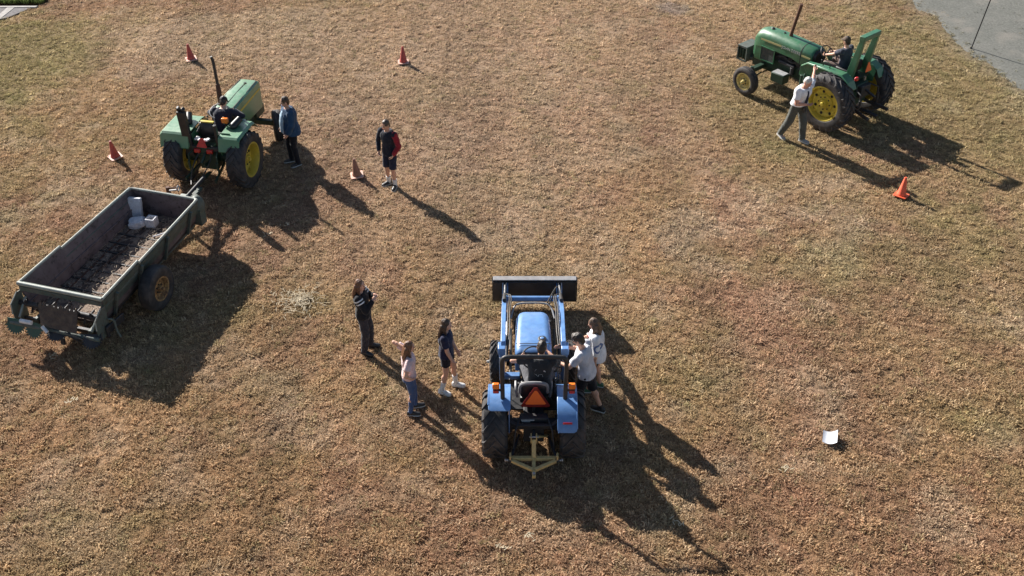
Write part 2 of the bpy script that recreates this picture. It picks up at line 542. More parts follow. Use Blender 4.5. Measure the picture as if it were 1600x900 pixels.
def tuft_mesh(seed, mat, blades=17, rad=0.05, h0=0.012, h1=0.042, wid=0.0115):
    rg = random.Random(seed)
    v, f = [], []
    for k in range(blades):
        r, a = rad * math.sqrt(rg.random()), rg.random() * 6.283
        bx, by = r * math.cos(a), r * math.sin(a)
        h = rg.uniform(h0, h1)
        da = a + rg.gauss(0, 1.1)
        ln = rg.uniform(0.018, 0.055)
        dx, dy = math.cos(da), math.sin(da)
        px, py = -dy, dx
        w = wid * rg.uniform(0.6, 1.3)
        o = len(v)
        for t, wd, hh in ((0, 1.0, 0), (0.45, 0.9, 0.75), (1.0, 0.15, 1.0 - rg.random() * 0.5)):
            cx, cy, cz = bx + dx * ln * t, by + dy * ln * t, h * hh - (0.012 if t == 0 else 0)
            v.append((cx + px * w * wd / 2, cy + py * w * wd / 2, cz))
            v.append((cx - px * w * wd / 2, cy - py * w * wd / 2, cz + 0.002))
        f += [(o, o + 1, o + 3, o + 2), (o + 2, o + 3, o + 5, o + 4)]
    me = bpy.data.meshes.new('tuft')
    me.from_pydata(v, [], f)
    me.materials.append(mat)
    return me

def scatter(name, pts, scl, colr, variants, mat, label, seed=3):
    """one object whose vertices carry tufts"""
    me = bpy.data.meshes.new(name)
    n = len(pts)
    me.vertices.add(n)
    me.vertices.foreach_set('co', pts.astype(np.float32).ravel())
    at = me.attributes.new('turf', 'FLOAT_COLOR', 'POINT')
    at.data.foreach_set('color', np.concatenate([colr, np.ones((n, 1))], 1).astype(np.float32).ravel())
    a2 = me.attributes.new('size', 'FLOAT', 'POINT')
    a2.data.foreach_set('value', scl.astype(np.float32))
    a3 = me.attributes.new('pick', 'INT', 'POINT')
    a3.data.foreach_set('value', rng.integers(0, len(variants), n).astype(np.int32))
    a4 = me.attributes.new('turn', 'FLOAT_VECTOR', 'POINT')
    tv = np.stack([rng.normal(0, .12, n), rng.normal(0, .12, n), rng.random(n) * 6.283], 1)
    a4.data.foreach_set('vector', tv.astype(np.float32).ravel())
    me.materials.append(mat)
    o = bpy.data.objects.new(name, me)
    COL.objects.link(o)
    o['kind'] = 'stuff'
    o['label'] = label
    ng = bpy.data.node_groups.new(name, 'GeometryNodeTree')
    ng.interface.new_socket('Geometry', in_out='INPUT', socket_type='NodeSocketGeometry')
    ng.interface.new_socket('Geometry', in_out='OUTPUT', socket_type='NodeSocketGeometry')
    N, L = ng.nodes, ng.links
    gi, go = N.new('NodeGroupInput'), N.new('NodeGroupOutput')
    iop = N.new('GeometryNodeInstanceOnPoints')
    g2i = N.new('GeometryNodeGeometryToInstance')
    for me2 in reversed(variants):
        ob = bpy.data.objects.new(me2.name, me2)
        oi = N.new('GeometryNodeObjectInfo')
        oi.inputs['Object'].default_value = ob
        L.new(oi.outputs['Geometry'], g2i.inputs[0])
    L.new(gi.outputs[0], iop.inputs['Points'])
    L.new(g2i.outputs[0], iop.inputs['Instance'])
    iop.inputs['Pick Instance'].default_value = True
    def named(nm, ty):
        q = N.new('GeometryNodeInputNamedAttribute')
        q.data_type = ty
        q.inputs['Name'].default_value = nm
        return q.outputs['Attribute']
    L.new(named('pick', 'INT'), iop.inputs['Instance Index'])
    e2r = N.new('FunctionNodeEulerToRotation')
    L.new(named('turn', 'FLOAT_VECTOR'), e2r.inputs[0])
    L.new(e2r.outputs[0], iop.inputs['Rotation'])
    L.new(named('size', 'FLOAT'), iop.inputs['Scale'])
    L.new(iop.outputs[0], go.inputs[0])
    md = o.modifiers.new('tufts', 'NODES')
    md.node_group = ng
    return o

def build_grass():
    mat = grass_material()
    # denser close to the camera, thinner far out and to the sides
    pts = []
    for (y0, y1, hw0, hw1, dens) in ((9.2, 13, 9, 10.5, 760), (13, 17, 10.5, 12, 640), (17, 22, 12, 14.5, 520), (22, 27, 14.5, 16.5, 440), (27, 36, 17, 20, 360)):
        hw = max(hw0, hw1)
        n = int((y1 - y0) * 2 * hw * dens)
        x = rng.uniform(-hw, hw, n)
        y = rng.uniform(y0, y1, n)
        pts.append(np.stack([x, y], 1))
    p = np.concatenate(pts)
    x, y = p[:, 0], p[:, 1]
    clump = fbm(x, y, 0.17, 131, 2)
    bare = fbm(x, y, 0.8, 141, 3)
    g, r, pl = patch_fields(x, y)
    keep = rng.random(len(x)) < np.clip(.62 + .5 * (clump - .5) + 0.1 * g - 0.08 * smooth(.55, .8, bare), 0.10, 1)
    lot = lot_dist(x, y)
    keep &= rng.random(len(x)) > smooth(-1.2, 0.9, lot) * 0.90
    keep &= ~in_pave(x, y)
    p, clump, g = p[keep], clump[keep], g[keep]
    x, y = p[:, 0], p[:, 1]
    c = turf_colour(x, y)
    c *= (0.68 + 0.64 * rng.random(len(x)))[:, None]
    straw = rng.random(len(x)) < 0.07
    c[straw] = c[straw] * 0.5 + np.array((0.66, 0.52, 0.35)) * 0.5
    gr = (rng.random(len(x)) < 0.05)
    c[gr] = c[gr] * 0.5 + GREEN * 0.5
    s = 0.60 * np.exp(rng.normal(0, 0.28, len(x))) * (0.8 + 0.5 * clump)
    tall = rng.random(len(x)) < 0.12
    s[tall] = rng.uniform(1.1, 1.75, tall.sum())
    s *= 1 - 0.35 * smooth(-0.6, 0.2, lot_dist(x, y))
    zz = (fbm(x, y, 0.5, 5, 3) - 0.5) * 0.004 + (fbm(x, y, 6, 6, 2) - .5) * 0.03 - 0.02
    P3 = np.stack([x, y, zz], 1)
    variants = [tuft_mesh(100 + k, mat) for k in range(10)]
    return scatter('grass', P3, s, c, variants, mat, 'dry brown mown grass with green patches')

def build_gravel():
    # grey gravel lot, one sheet just above the soil, with an uneven edge
    xs, ys = np.arange(10.5, 46, 0.14), np.concatenate([np.arange(21.5, 38, 0.14), np.arange(38, 80, 0.7)])
    X, Y = np.meshgrid(xs, ys)
    x, y = X.ravel(), Y.ravel()
    d = lot_dist(x, y)
    z = (fbm(x, y, 6, 6, 2) - .5) * 0.03 - 0.004 + (fbm(x, y, .35, 8, 3) - .5) * 0.012
    z = z - 0.05 * smooth(0.35, -0.25, d)      # dips under the soil at its rim
    inside = (d > -0.3)
    nx, ny = len(xs), len(ys)
    i = np.arange(nx * (ny - 1)).reshape(ny - 1, nx)[:, :-1].ravel()
    faces = np.stack([i, i + 1, i + nx + 1, i + nx], 1)
    faces = faces[inside[faces].all(1)]
    me = bpy.data.meshes.new('gravel_lot')
    me.from_pydata(np.stack([x, y, z], 1).tolist(), [], faces.tolist())
    bm = bmesh.new()
    bm.from_mesh(me)
    bmesh.ops.delete(bm, geom=[v for v in bm.verts if not v.link_faces], context='VERTS')
    bm.to_mesh(me)
    bm.free()
    me.shade_smooth()
    m, N, L, P = mat_new('grey_gravel')
    vec = coords(N, L)
    f1, _ = noise_fac(N, L, 1.1, 0.35, 0.65, vec=vec)
    f2, raw = noise_fac(N, L, 15, 0.36, 0.62, detail=10, vec=vec, rough=.72)
    f3, _ = noise_fac(N, L, 0.8, 0.55, 0.7, detail=7, vec=vec)
    f4, _ = noise_fac(N, L, 9, 0.6, 0.72, detail=6, vec=vec)
    c = mixrgb(N, L, f1, (0.135, 0.136, 0.120), (0.165, 0.162, 0.145))
    c = mixrgb(N, L, f2, mixrgb(N, L, 1.0, c, (0.55, 0.56, 0.55), 'MULTIPLY'), c)
    c = mixrgb(N, L, f3, c, (0.178, 0.164, 0.142))
    c = mixrgb(N, L, f4, c, (0.10, 0.105, 0.085))
    L.new(c, P.inputs['Base Color'])
    P.inputs['Roughness'].default_value = 0.9
    b = N.new('ShaderNodeBump')
    b.inputs['Strength'].default_value = 0.7
    b.inputs['Distance'].default_value = 0.015
    L.new(raw, b.inputs['Height'])
    L.new(b.outputs[0], P.inputs['Normal'])
    me.materials.append(m)
    o = bpy.data.objects.new('gravel_lot', me)
    COL.objects.link(o)
    o['kind'] = 'structure'
    o['label'] = 'grey gravel lot beside the field'
    return o

def build_pavement():
    # corner of a driveway: dark asphalt crossed by a concrete strip, concrete kerb strips around it
    asp = surf('grey_asphalt', (0.12, 0.11, 0.115), 0.9, dust=0.4, dustcol=(0.17, 0.15, 0.14), scale=3, bump=0.5, bscale=80)
    con = surf('pale_concrete', (0.32, 0.30, 0.285), 0.85, dust=0.35, dustcol=(0.26, 0.24, 0.22), scale=3, bump=0.3, bscale=60)
    def sheet(name, pts, z0, z1, mat, label):
        m = MB()
        m.rings([[Vector((px, py, z0)) for px, py in pts], [Vector((px, py, z1)) for px, py in pts]])
        o = m.build(name, mat, bev=0.008)
        o['kind'] = 'structure'
        o['label'] = label
        return o
    sheet('asphalt_drive', [(-60, 31.9), (-15.38, 31.9), (-15.16, 31.93), (-14.70, 32.66), (-14.62, 32.80), (-60, 32.80)], -0.10, -0.004, asp, 'dark asphalt drive at the corner of the field')
    sheet('pavement', [(-60, 32.84), (-14.53, 32.72), (-14.50, 32.84), (-60, 33.04)], -0.1, 0.012, con, 'pale concrete edging along the drive')
    sheet('crossing_strip', [(-15.50, 31.91), (-15.30, 31.94), (-15.17, 32.765), (-15.40, 32.80)], -0.1, 0.006, con, 'pale concrete strip across the drive')
    sheet('kerb', [(-60, 31.70), (-15.35, 31.80), (-15.13, 31.90), (-15.16, 31.925), (-15.38, 31.88), (-60, 31.88)], -0.1, 0.03, con, 'low concrete kerb of the drive')
    # lush strip of green grass beyond the concrete
    mat = grass_material()
    n = 9000
    x = rng.uniform(-22, -14.5, n)
    y = rng.uniform(33.10, 38, n)
    c = np.ones((n, 3)) * np.array((0.20, 0.255, 0.08)) * (0.6 + 0.8 * rng.random(n))[:, None]
    variants = [tuft_mesh(300 + k, mat, 30, 0.07, 0.05, 0.13, 0.008) for k in range(5)]
    o = scatter('lush_grass', np.stack([x, y, np.zeros(n)], 1), 0.8 + rng.random(n), c, variants, mat, 'bright green grass beyond the concrete edging')
    return o

def build_straw():
    mat = surf('pale_straw', (0.50, 0.42, 0.29), 0.8, dust=0.2, scale=20, bump=0, var=0.25)
    m = MB()
    for k in range(300):
        r, a = abs(rng.normal(0, 0.26)), rng.random() * 6.283
        x, y = -4.25 + r * math.cos(a) * 1.15, 17.85 + r * math.sin(a)
        b = rng.random() * 6.283
        l = rng.uniform(0.05, 0.16)
        d = Vector((math.cos(b), math.sin(b), rng.uniform(-.25, .25))) * l / 2
        c = Vector((x, y, 0.045 + 0.03 * rng.random()))
        m.bar(c - d, c + d, 0.007, 0.004)
    o = m.build('straw', mat, smooth=False, merge=False)
    o['kind'] = 'stuff'
    o['label'] = 'small scatter of pale straw on the turf'
    # scraps of hay and litter lying about
    m = MB()
    spots = [(-7.9, 14.95), (-8.6, 16.2), (-4.9, 20.6), (-5.3, 20.2), (-0.15, 11.55), (0.25, 11.75), (4.55, 13.2), (2.6, 12.0)]
    for (px, py) in spots:
        for k in range(10):
            x, y = px + rng.normal(0, .05), py + rng.normal(0, .05)
            b = rng.random() * 6.283
            d = Vector((math.cos(b), math.sin(b), rng.uniform(-.3, .3))) * rng.uniform(.015, .05)
            c = Vector((x, y, 0.05))
            m.bar(c - d, c + d, 0.012, 0.004)
    o = m.build('hay_scraps', mat, smooth=False, merge=False)
    o['kind'] = 'stuff'
    o['label'] = 'stray scraps of pale hay on the turf'

build_ground()
build_gravel()
build_pavement()
build_straw()
# ------------------------------------------------------------------ wheels
def wheel(parent, c, side, R, w, r, rim_mat, lugs=20, style='bar', holes=0, dish=0.45, hub_r=0.09, hub_mat=None, rear=True, bolts=8, spin=0.0):
    """wheel (rim and disc) > tyre, hub, wheel_bolts; side = +1 when the outside looks to +x"""
    W = w / 2
    m = MB()
    bo = W * 0.92 * side
    # rim barrel: ring from outer flange to inner flange
    m.lathe([(r + .03, bo), (r + .03, bo - .018 * side), (r - .005, bo - .05 * side), (r - .02, 0), (r - .005, -bo + .05 * side), (r + .03, -bo + .018 * side),
             (r + .03, -bo), (r - .012, -bo), (r - .035, -bo + .05 * side), (r - .045, 0), (r - .03, bo - .05 * side), (r - .012, bo)], n=40)
    # dished disc
    dx = bo - dish * w * side
    m.lathe([(r - .03, dx), (r * .80, dx + .03 * side), (r * .55, dx + .01 * side), (r * .5, dx + .045 * side), (.02, dx + .045 * side),
             (.02, dx + .025 * side), (r * .5, dx + .02 * side), (r * .56, dx - .01 * side), (r * .8, dx + .008 * side), (r - .03, dx - .025 * side)], n=40)
    wh = m.build('wheel', rim_mat, parent, loc=c, sharp=30)
    wh.rotation_euler = (spin, 0, 0)
    # tyre carcass
    t = MB()
    if style == 'bar':
        prof = [(r + .012, .86), (r + .03, .97), (r + (R - r) * .45, 1.06), (R - .075, 1.0), (R - .038, .86), (R - .028, .45), (R - .026, 0)]
        lug_h = .034
    elif style == 'rib':
        prof = [(r + .012, .86), (r + .03, .97), (r + (R - r) * .5, 1.06), (R - .045, .96), (R - .012, .80), (R - .004, .62), (R - .018, .56), (R - .018, .44), (R, .38), (R, .14), (R - .016, .09), (R - .016, 0)]
        lug_h = 0
    else:
        prof = [(r + .012, .86), (r + .03, .97), (r + (R - r) * .5, 1.07), (R - .05, 1.0), (R - .015, .82), (R, .5), (R, 0)]
        lug_h = 0
    full = [(a, b * W) for a, b in prof] + [(a, -b * W) for a, b in reversed(prof[:-1])]
    full += [(r - .0, -.84 * W), (r - .0, .84 * W)]
    t.lathe(full, n=56)
    if lug_h:
        for s in (1, -1):
            for k in range(lugs):
                a0 = 2 * math.pi * (k + (0.5 if s < 0 else 0)) / lugs
                st = []
                for q, off in ((-.06, -.10), (.25, .06), (.55, .24), (.85, .40), (1.02, .47)):
                    x = s * q * W
                    if q > 1:
                        base, top, hw = R - .12, R - .055, .021
                    else:
                        base = R - .05 - .02 * max(0, q) ** 4
                        top = R - .0 - .012 * max(0, q) ** 3
                        hw = .020 + .006 * abs(q)
                    xx = x * (1.03 if q > 1 else 1)
                    a = a0 + off * (0.5 / R)
                    dw = hw / R
                    P = lambda rad, ang: Vector((xx, -math.sin(ang) * rad, math.cos(ang) * rad))
                    st.append([P(base, a - dw * 1.25), P(base, a + dw * 1.25), P(top, a + dw * .8), P(top, a - dw * .8)])
                t.rings(st)
    tyre = t.build('tyre', M['rubber'], wh, sharp=35)
    h = MB()
    hx = dx + .045 * side
    h.cyl((hx - .02 * side, 0, 0), (hx + .07 * side, 0, 0), hub_r, hub_r * .85, n=20)
    h.cyl((hx + .07 * side, 0, 0), (hx + .12 * side, 0, 0), hub_r * .5, hub_r * .4, n=16)
    h.build('hub', hub_mat or rim_mat, wh, bev=.006)
    b = MB()
    b.cyl((-.004 * side, 0, 0), (.022 * side, 0, 0), .017, n=6)
    b0 = None
    for k in range(bolts):
        a = 2 * math.pi * k / bolts
        q = Vector((hx, math.sin(a) * r * .38, math.cos(a) * r * .38))
        if b0 is None:
            b0 = b.build('wheel_bolt', M['iron'], wh, loc=q)
        else:
            bc = b0.copy()
            COL.objects.link(bc)
            bc.location = q
    for k in range(holes):
        a = 2 * math.pi * (k + .3) / holes
        q = Vector((dx + .024 * side, math.sin(a) * r * .68, math.cos(a) * r * .68))
        g = MB()
        g.cyl(q - Vector((.012 * side, 0, 0)), q + Vector((.006 * side, 0, 0)), r * .085, n=12)
        g.build('rim_opening', M['gap'], wh)
        if rear and k % 2 == 0:
            # rim clamp block
            q2 = Vector((dx + .03 * side, math.sin(a + .35) * r * .88, math.cos(a + .35) * r * .88))
            g = MB()
            g.box(q2, (.05, .07, .05), rot=(-(a + .35), 0, 0))
            g.build('rim_clamp', rim_mat, wh, bev=.006)
    return wh

def steering_wheel(parent, c, tilt, r, mat, name='steering_wheel'):
    m = MB()
    pts = []
    n = 28
    ring = [(r + .013 * math.cos(a), .013 * math.sin(a)) for a in [2 * math.pi * k / 8 for k in range(8)]]
    m.lathe(ring, axis=(0, 0, 1), n=36)
    for k in range(3):
        a = 2 * math.pi * k / 3 + .5
        m.bar((0, 0, -.02), (r * math.cos(a), r * math.sin(a), 0), .025, .012)
    m.cyl((0, 0, -.03), (0, 0, .015), .045, .035)
    return m.build(name, mat, parent, loc=c, rot=(tilt, 0, 0))

def round_rect(w, h, r, n=5, base_flat=False):
    """outline centred on 0 in (u, v)"""
    pts = []
    for cx, cy, a0 in ((w / 2 - r, h / 2 - r, 0), (-w / 2 + r, h / 2 - r, 90), (-w / 2 + r, -h / 2 + r, 180), (w / 2 - r, -h / 2 + r, 270)):
        for k in range(n + 1):
            a = R_(a0 + 90 * k / n)
            pts.append((cx + r * math.cos(a), cy + r * math.sin(a)))
    return pts

def hood_loft(stations, n=9):
    """stations: (y, half width, z bottom, z top, corner radius); arch cross-section"""
    rs = []
    for y, hw, z0, z1, cr in stations:
        ring = [Vector((hw, y, z0))]
        for k in range(n + 1):
            a = R_(90 * k / n)
            ring.append(Vector((hw - cr + cr * math.cos(a), y, z1 - cr * .8 + cr * .8 * math.sin(a))))
        for k in range(n + 1):
            a = R_(90 + 90 * k / n)
            ring.append(Vector((-hw + cr + cr * math.cos(a), y, z1 - cr * .8 + cr * .8 * math.sin(a))))
        ring.append(Vector((-hw, y, z0)))
        # slightly crowned top
        for p in ring:
            p.z += .02 * (1 - (p.x / hw) ** 2) if p.z > z1 - cr else 0
        rs.append(ring)
    return rs

def arc_fender(x0, x1, yc, zc, R, a0, a1, th, n=14, rnd=0.05):
    """curved sheet over a wheel; angles measured from +y (forward) upwards, in degrees"""
    m = MB()
    rs = []
    for k in range(n + 1):
        a = R_(a0 + (a1 - a0) * k / n)
        co, si = math.cos(a), math.sin(a)
        left = R_(a1) * R - a * R                      # arc length left to the trailing edge: rounded corners
        ins = rnd - math.sqrt(max(0, rnd * rnd - max(0, rnd - left) ** 2))
        xa, xb = x0 + ins, x1 - ins
        rs.append([Vector((xa, yc + R * co, zc + R * si)), Vector((xb, yc + R * co, zc + R * si)),
                   Vector((xb, yc + (R - th) * co, zc + (R - th) * si)), Vector((xa, yc + (R - th) * co, zc + (R - th) * si))])
    m.rings(rs)
    return m

def lever(parent, p0, p1, knob=.022, mat='steel', kmat='black'):
    m = MB()
    m.tube([p0, p1], .009, n=6)
    o = m.build('lever', M[mat], parent)
    k = MB()
    k.ball(p1, knob)
    k.build('knob', M[kmat], o)
    return o

# ------------------------------------------------------------------ blue compact loader tractor
def blue_tractor():
    T = thing('loader_tractor', 'blue compact tractor with black front loader bucket, roll bar and orange triangle', 'tractor', (0.35, 13.72, 0), R_(-0.6))
    RR, wr, tr = .575, .40, .645
    FR, wf, tf, wb = .395, .25, .645, 1.80
    wheel(T, (-tr, 0, RR), -1, RR, wr, .31, M['greymetal'], lugs=16, dish=.35, spin=.1)
    wheel(T, (tr, 0, RR), 1, RR, wr, .31, M['greymetal'], lugs=16, dish=.35, spin=.3)
    wheel(T, (-tf, wb, FR), -1, FR, wf, .21, M['greymetal'], lugs=15, dish=.35, hub_r=.06, rear=False, bolts=6)
    wheel(T, (tf, wb, FR), 1, FR, wf, .21, M['greymetal'], lugs=15, dish=.35, hub_r=.06, rear=False, bolts=6, spin=.2)
    m = MB()                                            # gearbox, engine block, axles
    m.box((0, .25, .58), (.34, 1.0, .36))
    m.box((0, 1.35, .66), (.40, 1.3, .34))
    m.cyl((-.50, 0, .575), (.50, 0, .575), .10)
    m.cyl((-.50, 0, .575), (-.36, 0, .575), .15)
    m.cyl((.36, 0, .575), (.50, 0, .575), .15)
    m.box((0, wb, .40), (.95, .12, .12))
    m.box((-.24, 1.3, .52), (.06, 1.6, .12))
    m.box((.24, 1.3, .52), (.06, 1.6, .12))
    m.cyl((0, -.32, .52), (0, -.20, .52), .05)
    m.build('chassis', M['iron'], T, bev=.012)
    m = MB()                                            # bonnet
    m.rings(hood_loft([(1.02, .30, .86, 1.27, .10), (1.06, .315, .84, 1.30, .11), (1.30, .318, .82, 1.305, .11), (1.8, .308, .80, 1.27, .12), (2.12, .295, .80, 1.225, .13),
                       (2.24, .28, .80, 1.18, .14), (2.30, .25, .82, 1.11, .15)]))
    hood = m.build('bonnet', M['blue'], T, sharp=50)
    m = MB()
    m.box((0, 1.18, 1.337), (.60, .012, .006))
    m.build('bonnet_seam', M['gap'], hood)
    m = MB()
    m.lathe([(.0, 0), (.075, 0), (.075, .014), (.055, .022), (0, .022)], c=(.155, 1.33, 1.313), axis=(0, 0, 1), n=24)
    fc = m.build('fuel_cap', M['black'], hood)
    m = MB()
    m.ball((.155, 1.33, 1.34), (.034, .034, .008))
    m.build('cap_centre', M['blue'], fc)
    m = MB()
    m.rings([[Vector((a * .9, 2.305, .98 + b)) for a, b in round_rect(.42, .24, .05)], [Vector((a * .9, 2.325, .98 + b)) for a, b in round_rect(.42, .24, .05)]])
    m.build('grille', M['black'], T)
    for s in (-1, 1):
        m = MB()
        m.box((s * .15, 2.318, 1.02), (.12, .03, .08))
        m.build('headlight', M['lamp'], T, bev=.01)
    for s in (-1, 1):                                   # dark louvred engine side panels
        for k in range(6):
            m = MB()
            m.box((s * .317, 1.3 + k * .12, .93), (.012, .08, .12))
            m.build('vent', M['gap'], hood)
    m = MB()                                            # dashboard cowl
    m.rings([[Vector((a, .90, 1.02 + b)) for a, b in round_rect(.44, .42, .08)], [Vector((a * 1.12, 1.03, 1.05 + b * 1.05)) for a, b in round_rect(.44, .42, .08)]])
    dash = m.build('dashboard', M['black'], T)
    m = MB()
    m.cyl((-.02, .905, 1.24), (-.02, .875, 1.27), .06)
    m.build('gauge', M['lamp'], dash)
    m = MB()
    m.cyl((0, .93, 1.10), (0, .80, 1.33), .028)
    m.build('steering_column', M['black'], T)
    steering_wheel(T, (0, .80, 1.34), R_(30), .20, M['black'])
    m = MB()                                            # platform and steps
    m.box((0, .62, .60), (.98, .62, .03))
    m.box((-.52, .62, .48), (.05, .3, .22))
    m.box((.52, .62, .48), (.05, .3, .22))
    m.build('foot_platform', M['black'], T, bev=.008)
    for x in (-.22, .22):
        m = MB()
        m.cyl((x, .98, .62), (x, .86, .78), .012)
        m.box((x, .85, .79), (.09, .06, .02), rot=(.6, 0, 0))
        m.build('pedal', M['iron'], T)
    m = MB()                                            # guard frame and battery in front of the radiator
    m.box((0, 2.45, .62), (.56, .22, .46))
    m.box((0, 2.60, .55), (.70, .06, .30))
    m.bar((-.40, 1.2, .50), (-.40, 2.55, .50), .05, .14)
    m.bar((.40, 1.2, .50), (.40, 2.55, .50), .05, .14)
    m.build('front_frame', M['black'], T, bev=.012)
    # fenders: curved sheet over each rear wheel with an inner skirt
    for s in (-1, 1):
        a1 = 120 if s < 0 else 152
        x0, x1 = s * .38, s * (.745 if s < 0 else .70)
        m = arc_fender(min(x0, x1), max(x0, x1), .0, .60, .64, 50, a1, .018, n=44)
        f = m.build('fender', M['blue'], T, bev=.007, sharp=30)
        m = MB()
        pts = [(.64 * math.cos(R_(a)), .60 + .64 * math.sin(R_(a))) for a in range(50, a1 + 1, 6)] + [(-.28, .62), (.30, .62)]
        m.prism(pts, (0, 1, 0), (0, 0, 1), (s * .405, 0, 0), .016)
        m.build('fender_skirt', M['blue'], f)
        m = MB()                                        # rolled outer lip
        m.tube([(x1, .635 * math.cos(R_(a)), .60 + .635 * math.sin(R_(a))) for a in range(50, a1 - 5, 6)], .012, n=6)
        m.build('fender_lip', M['blue'], f)
        if s > 0:
            m = MB()
            a = R_(138)
            m.box((.545, .652 * math.cos(a), .60 + .652 * math.sin(a)), (.15, .02, .03), rot=(math.pi / 2 - a + math.pi / 2 + 1.57, 0, 0))
            m.build('reflector', M['red'], f, bev=.004)
    # seat
    m = MB()
    m.rings([[Vector((a, .22, .90 + b)) for a, b in round_rect(.46, .12, .04)], [Vector((a * 1.05, .45, .90 + b)) for a, b in round_rect(.46, .13, .05)], [Vector((a * .95, .66, .91 + b)) for a, b in round_rect(.46, .11, .04)]])
    m.build('seat', M['vinyl'], T, sharp=60)
    m = MB()
    m.box((0, .40, .76), (.30, .34, .18))
    m.build('seat_base', M['iron'], T, bev=.02)
    m = MB()
    th = R_(12)
    rs = []
    for q, sc in ((-.055, .80), (-.04, .95), (0, 1), (.04, .93), (.055, .8)):
        rs.append([Vector((a * sc, .205 + q * math.cos(th) - b * sc * math.sin(th), 1.15 + b * sc * math.cos(th) + q * math.sin(th))) for a, b in round_rect(.46, .38, .09)])
    m.rings(rs)
    sb = m.build('seat_back', M['vinyl'], T, sharp=60)
    m = MB()                                            # top edge of the black seat, its sunlit grey put into the colour
    m.tube([(-.23, .19, 1.11), (-.23, .165, 1.25), (-.19, .15, 1.335), (0, .145, 1.352), (.19, .15, 1.335), (.23, .165, 1.25), (.23, .19, 1.11)], .032, n=8, smooth=2)
    m.build('seat_top_edge', M['vinyl_grey'], sb)
    for s in (-1, 1):
        m = MB()
        m.tube([(s * .27, .25, .95), (s * .30, .28, 1.10), (s * .30, .46, 1.11)], .022, n=8, smooth=2)
        m.build('armrest', M['vinyl_grey'], T)
    # levers and console at the right of the seat
    m = MB()
    m.box((.40, .52, .86), (.16, .36, .20))
    con = m.build('lever_console', M['black'], T, bev=.02)
    for k, (x, y, h) in enumerate(((.36, .62, .22), (.40, .66, .28), (.44, .58, .20), (.36, .46, .18), (.45, .70, .24))):
        lever(T, (x, y, .95), (x + .02 * (k % 2), y + .04, .95 + h))
    lever(T, (-.38, .55, .62), (-.40, .60, 1.02))
    m = MB()
    m.box((.34, .30, 1.02), (.10, .07, .14), rot=(0, .3, .2))
    # roll bar
    m = MB()
    path = [(-.50, -.14, .74), (-.51, -.10, 1.2), (-.52, 0.0, 1.78), (-.52, .02, 2.00), (-.38, .03, 2.015), (.38, .03, 2.015), (.52, .02, 2.0), (.52, 0.0, 1.78), (.51, -.10, 1.2), (.50, -.14, .74)]
    m.tube(path, .038, n=10, smooth=2)
    rb = m.build('roll_bar', M['black'], T, sharp=60)
    m = MB()
    m.box((-.50, -.14, .80), (.12, .16, .20))
    m.box((.50, -.14, .80), (.12, .16, .20))
    m.bar((-.50, -.16, .86), (-.28, -.26, .76), .06, .07)
    m.bar((.50, -.16, .86), (.28, -.26, .76), .06, .07)
    m.bar((-.30, -.26, .76), (.30, -.26, .76), .06, .08)
    m.build('roll_bar_mount', M['black'], rb, bev=.008)
    for s in (-1, 1):
        m = MB()
        m.bar((s * .51, -.08, 1.39), (s * .62, -.06, 1.39), .04, .03)
        m.box((s * .62, -.05, 1.37), (.10, .07, .09))
        m.build('lamp_bracket', M['black'], T, bev=.006)
        m = MB()
        m.box((s * .62, -.055, 1.465), (.115, .075, .10))
        m.build('amber_light', M['amber'], T, bev=.018)
        m = MB()
        m.box((s * .62, -.092, 1.365), (.085, .015, .06))
        m.build('tail_light', M['red'], T, bev=.006)
    # slow moving vehicle triangle
    ang = R_(-24)
    m = MB()
    tri = lambda k: [(-.20 * k, -.155 * k), (-.18 * k, -.18 * k), (.18 * k, -.18 * k), (.20 * k, -.155 * k), (.022 * k, .19 * k), (-.022 * k, .19 * k)]
    u, w = Vector((1, 0, 0)), Vector((0, -.06, 1)).normalized()
    o0 = Vector((.03, .0, 1.16))
    nrm = u.cross(w).normalized()
    m.prism(tri(1.22), u, w, o0, .006)
    sg = m.build('slow_vehicle_sign', M['smv_red'], T)
    m = MB()
    m.prism(tri(.86), u, w, o0 - nrm * (-.006 if nrm.y < 0 else .006), .005)
    m.build('sign_centre', M['smv'], sg)
    m = MB()
    m.bar((0, .05, .80), (0, .04, 1.15), .05, .02)
    m.build('sign_bracket', M['black'], T)
    # rear housing with warning decals
    m = MB()
    m.box((0, -.10, .74), (.46, .14, .22))
    hb = m.build('hydraulic_housing', M['iron'], T, bev=.02)
    for (x, z, w_, h_) in ((-.10, .815, .22, .022), (-.13, .785, .14, .02), (-.15, .735, .10, .018), (-.08, .705, .16, .03)):
        m = MB()
        m.box((x, -.173, z), (w_, .006, h_))
        m.build('warning_decal', M['decal'], hb)
    m = MB()                                            # draft linkage
    for s in (-1, 1):
        m.bar((s * .24, -.12, .42), (s * .38, -.66, .40), .035, .06)
        m.tube([(s * .22, -.10, .84), (s * .30, -.38, .78), (s * .335, -.44, .42)], .018, n=6)
        m.ball((s * .385, -.68, .40), .042)
    m.bar((0, -.17, .70), (0, -.42, .62), .035, .035)
    m.cyl((0, -.20, .52), (0, -.34, .52), .022)
    m.build('three_point_linkage', M['iron'], T, bev=.005)
    for s in (-1, 1):
        m = MB()
        m.cyl((s * .35, -.68, .40), (s * .47, -.68, .40), .02)
        m.ball((s * .465, -.68, .40), (.018, .035, .035))
        m.build('hitch_pin', M['steel'], T)
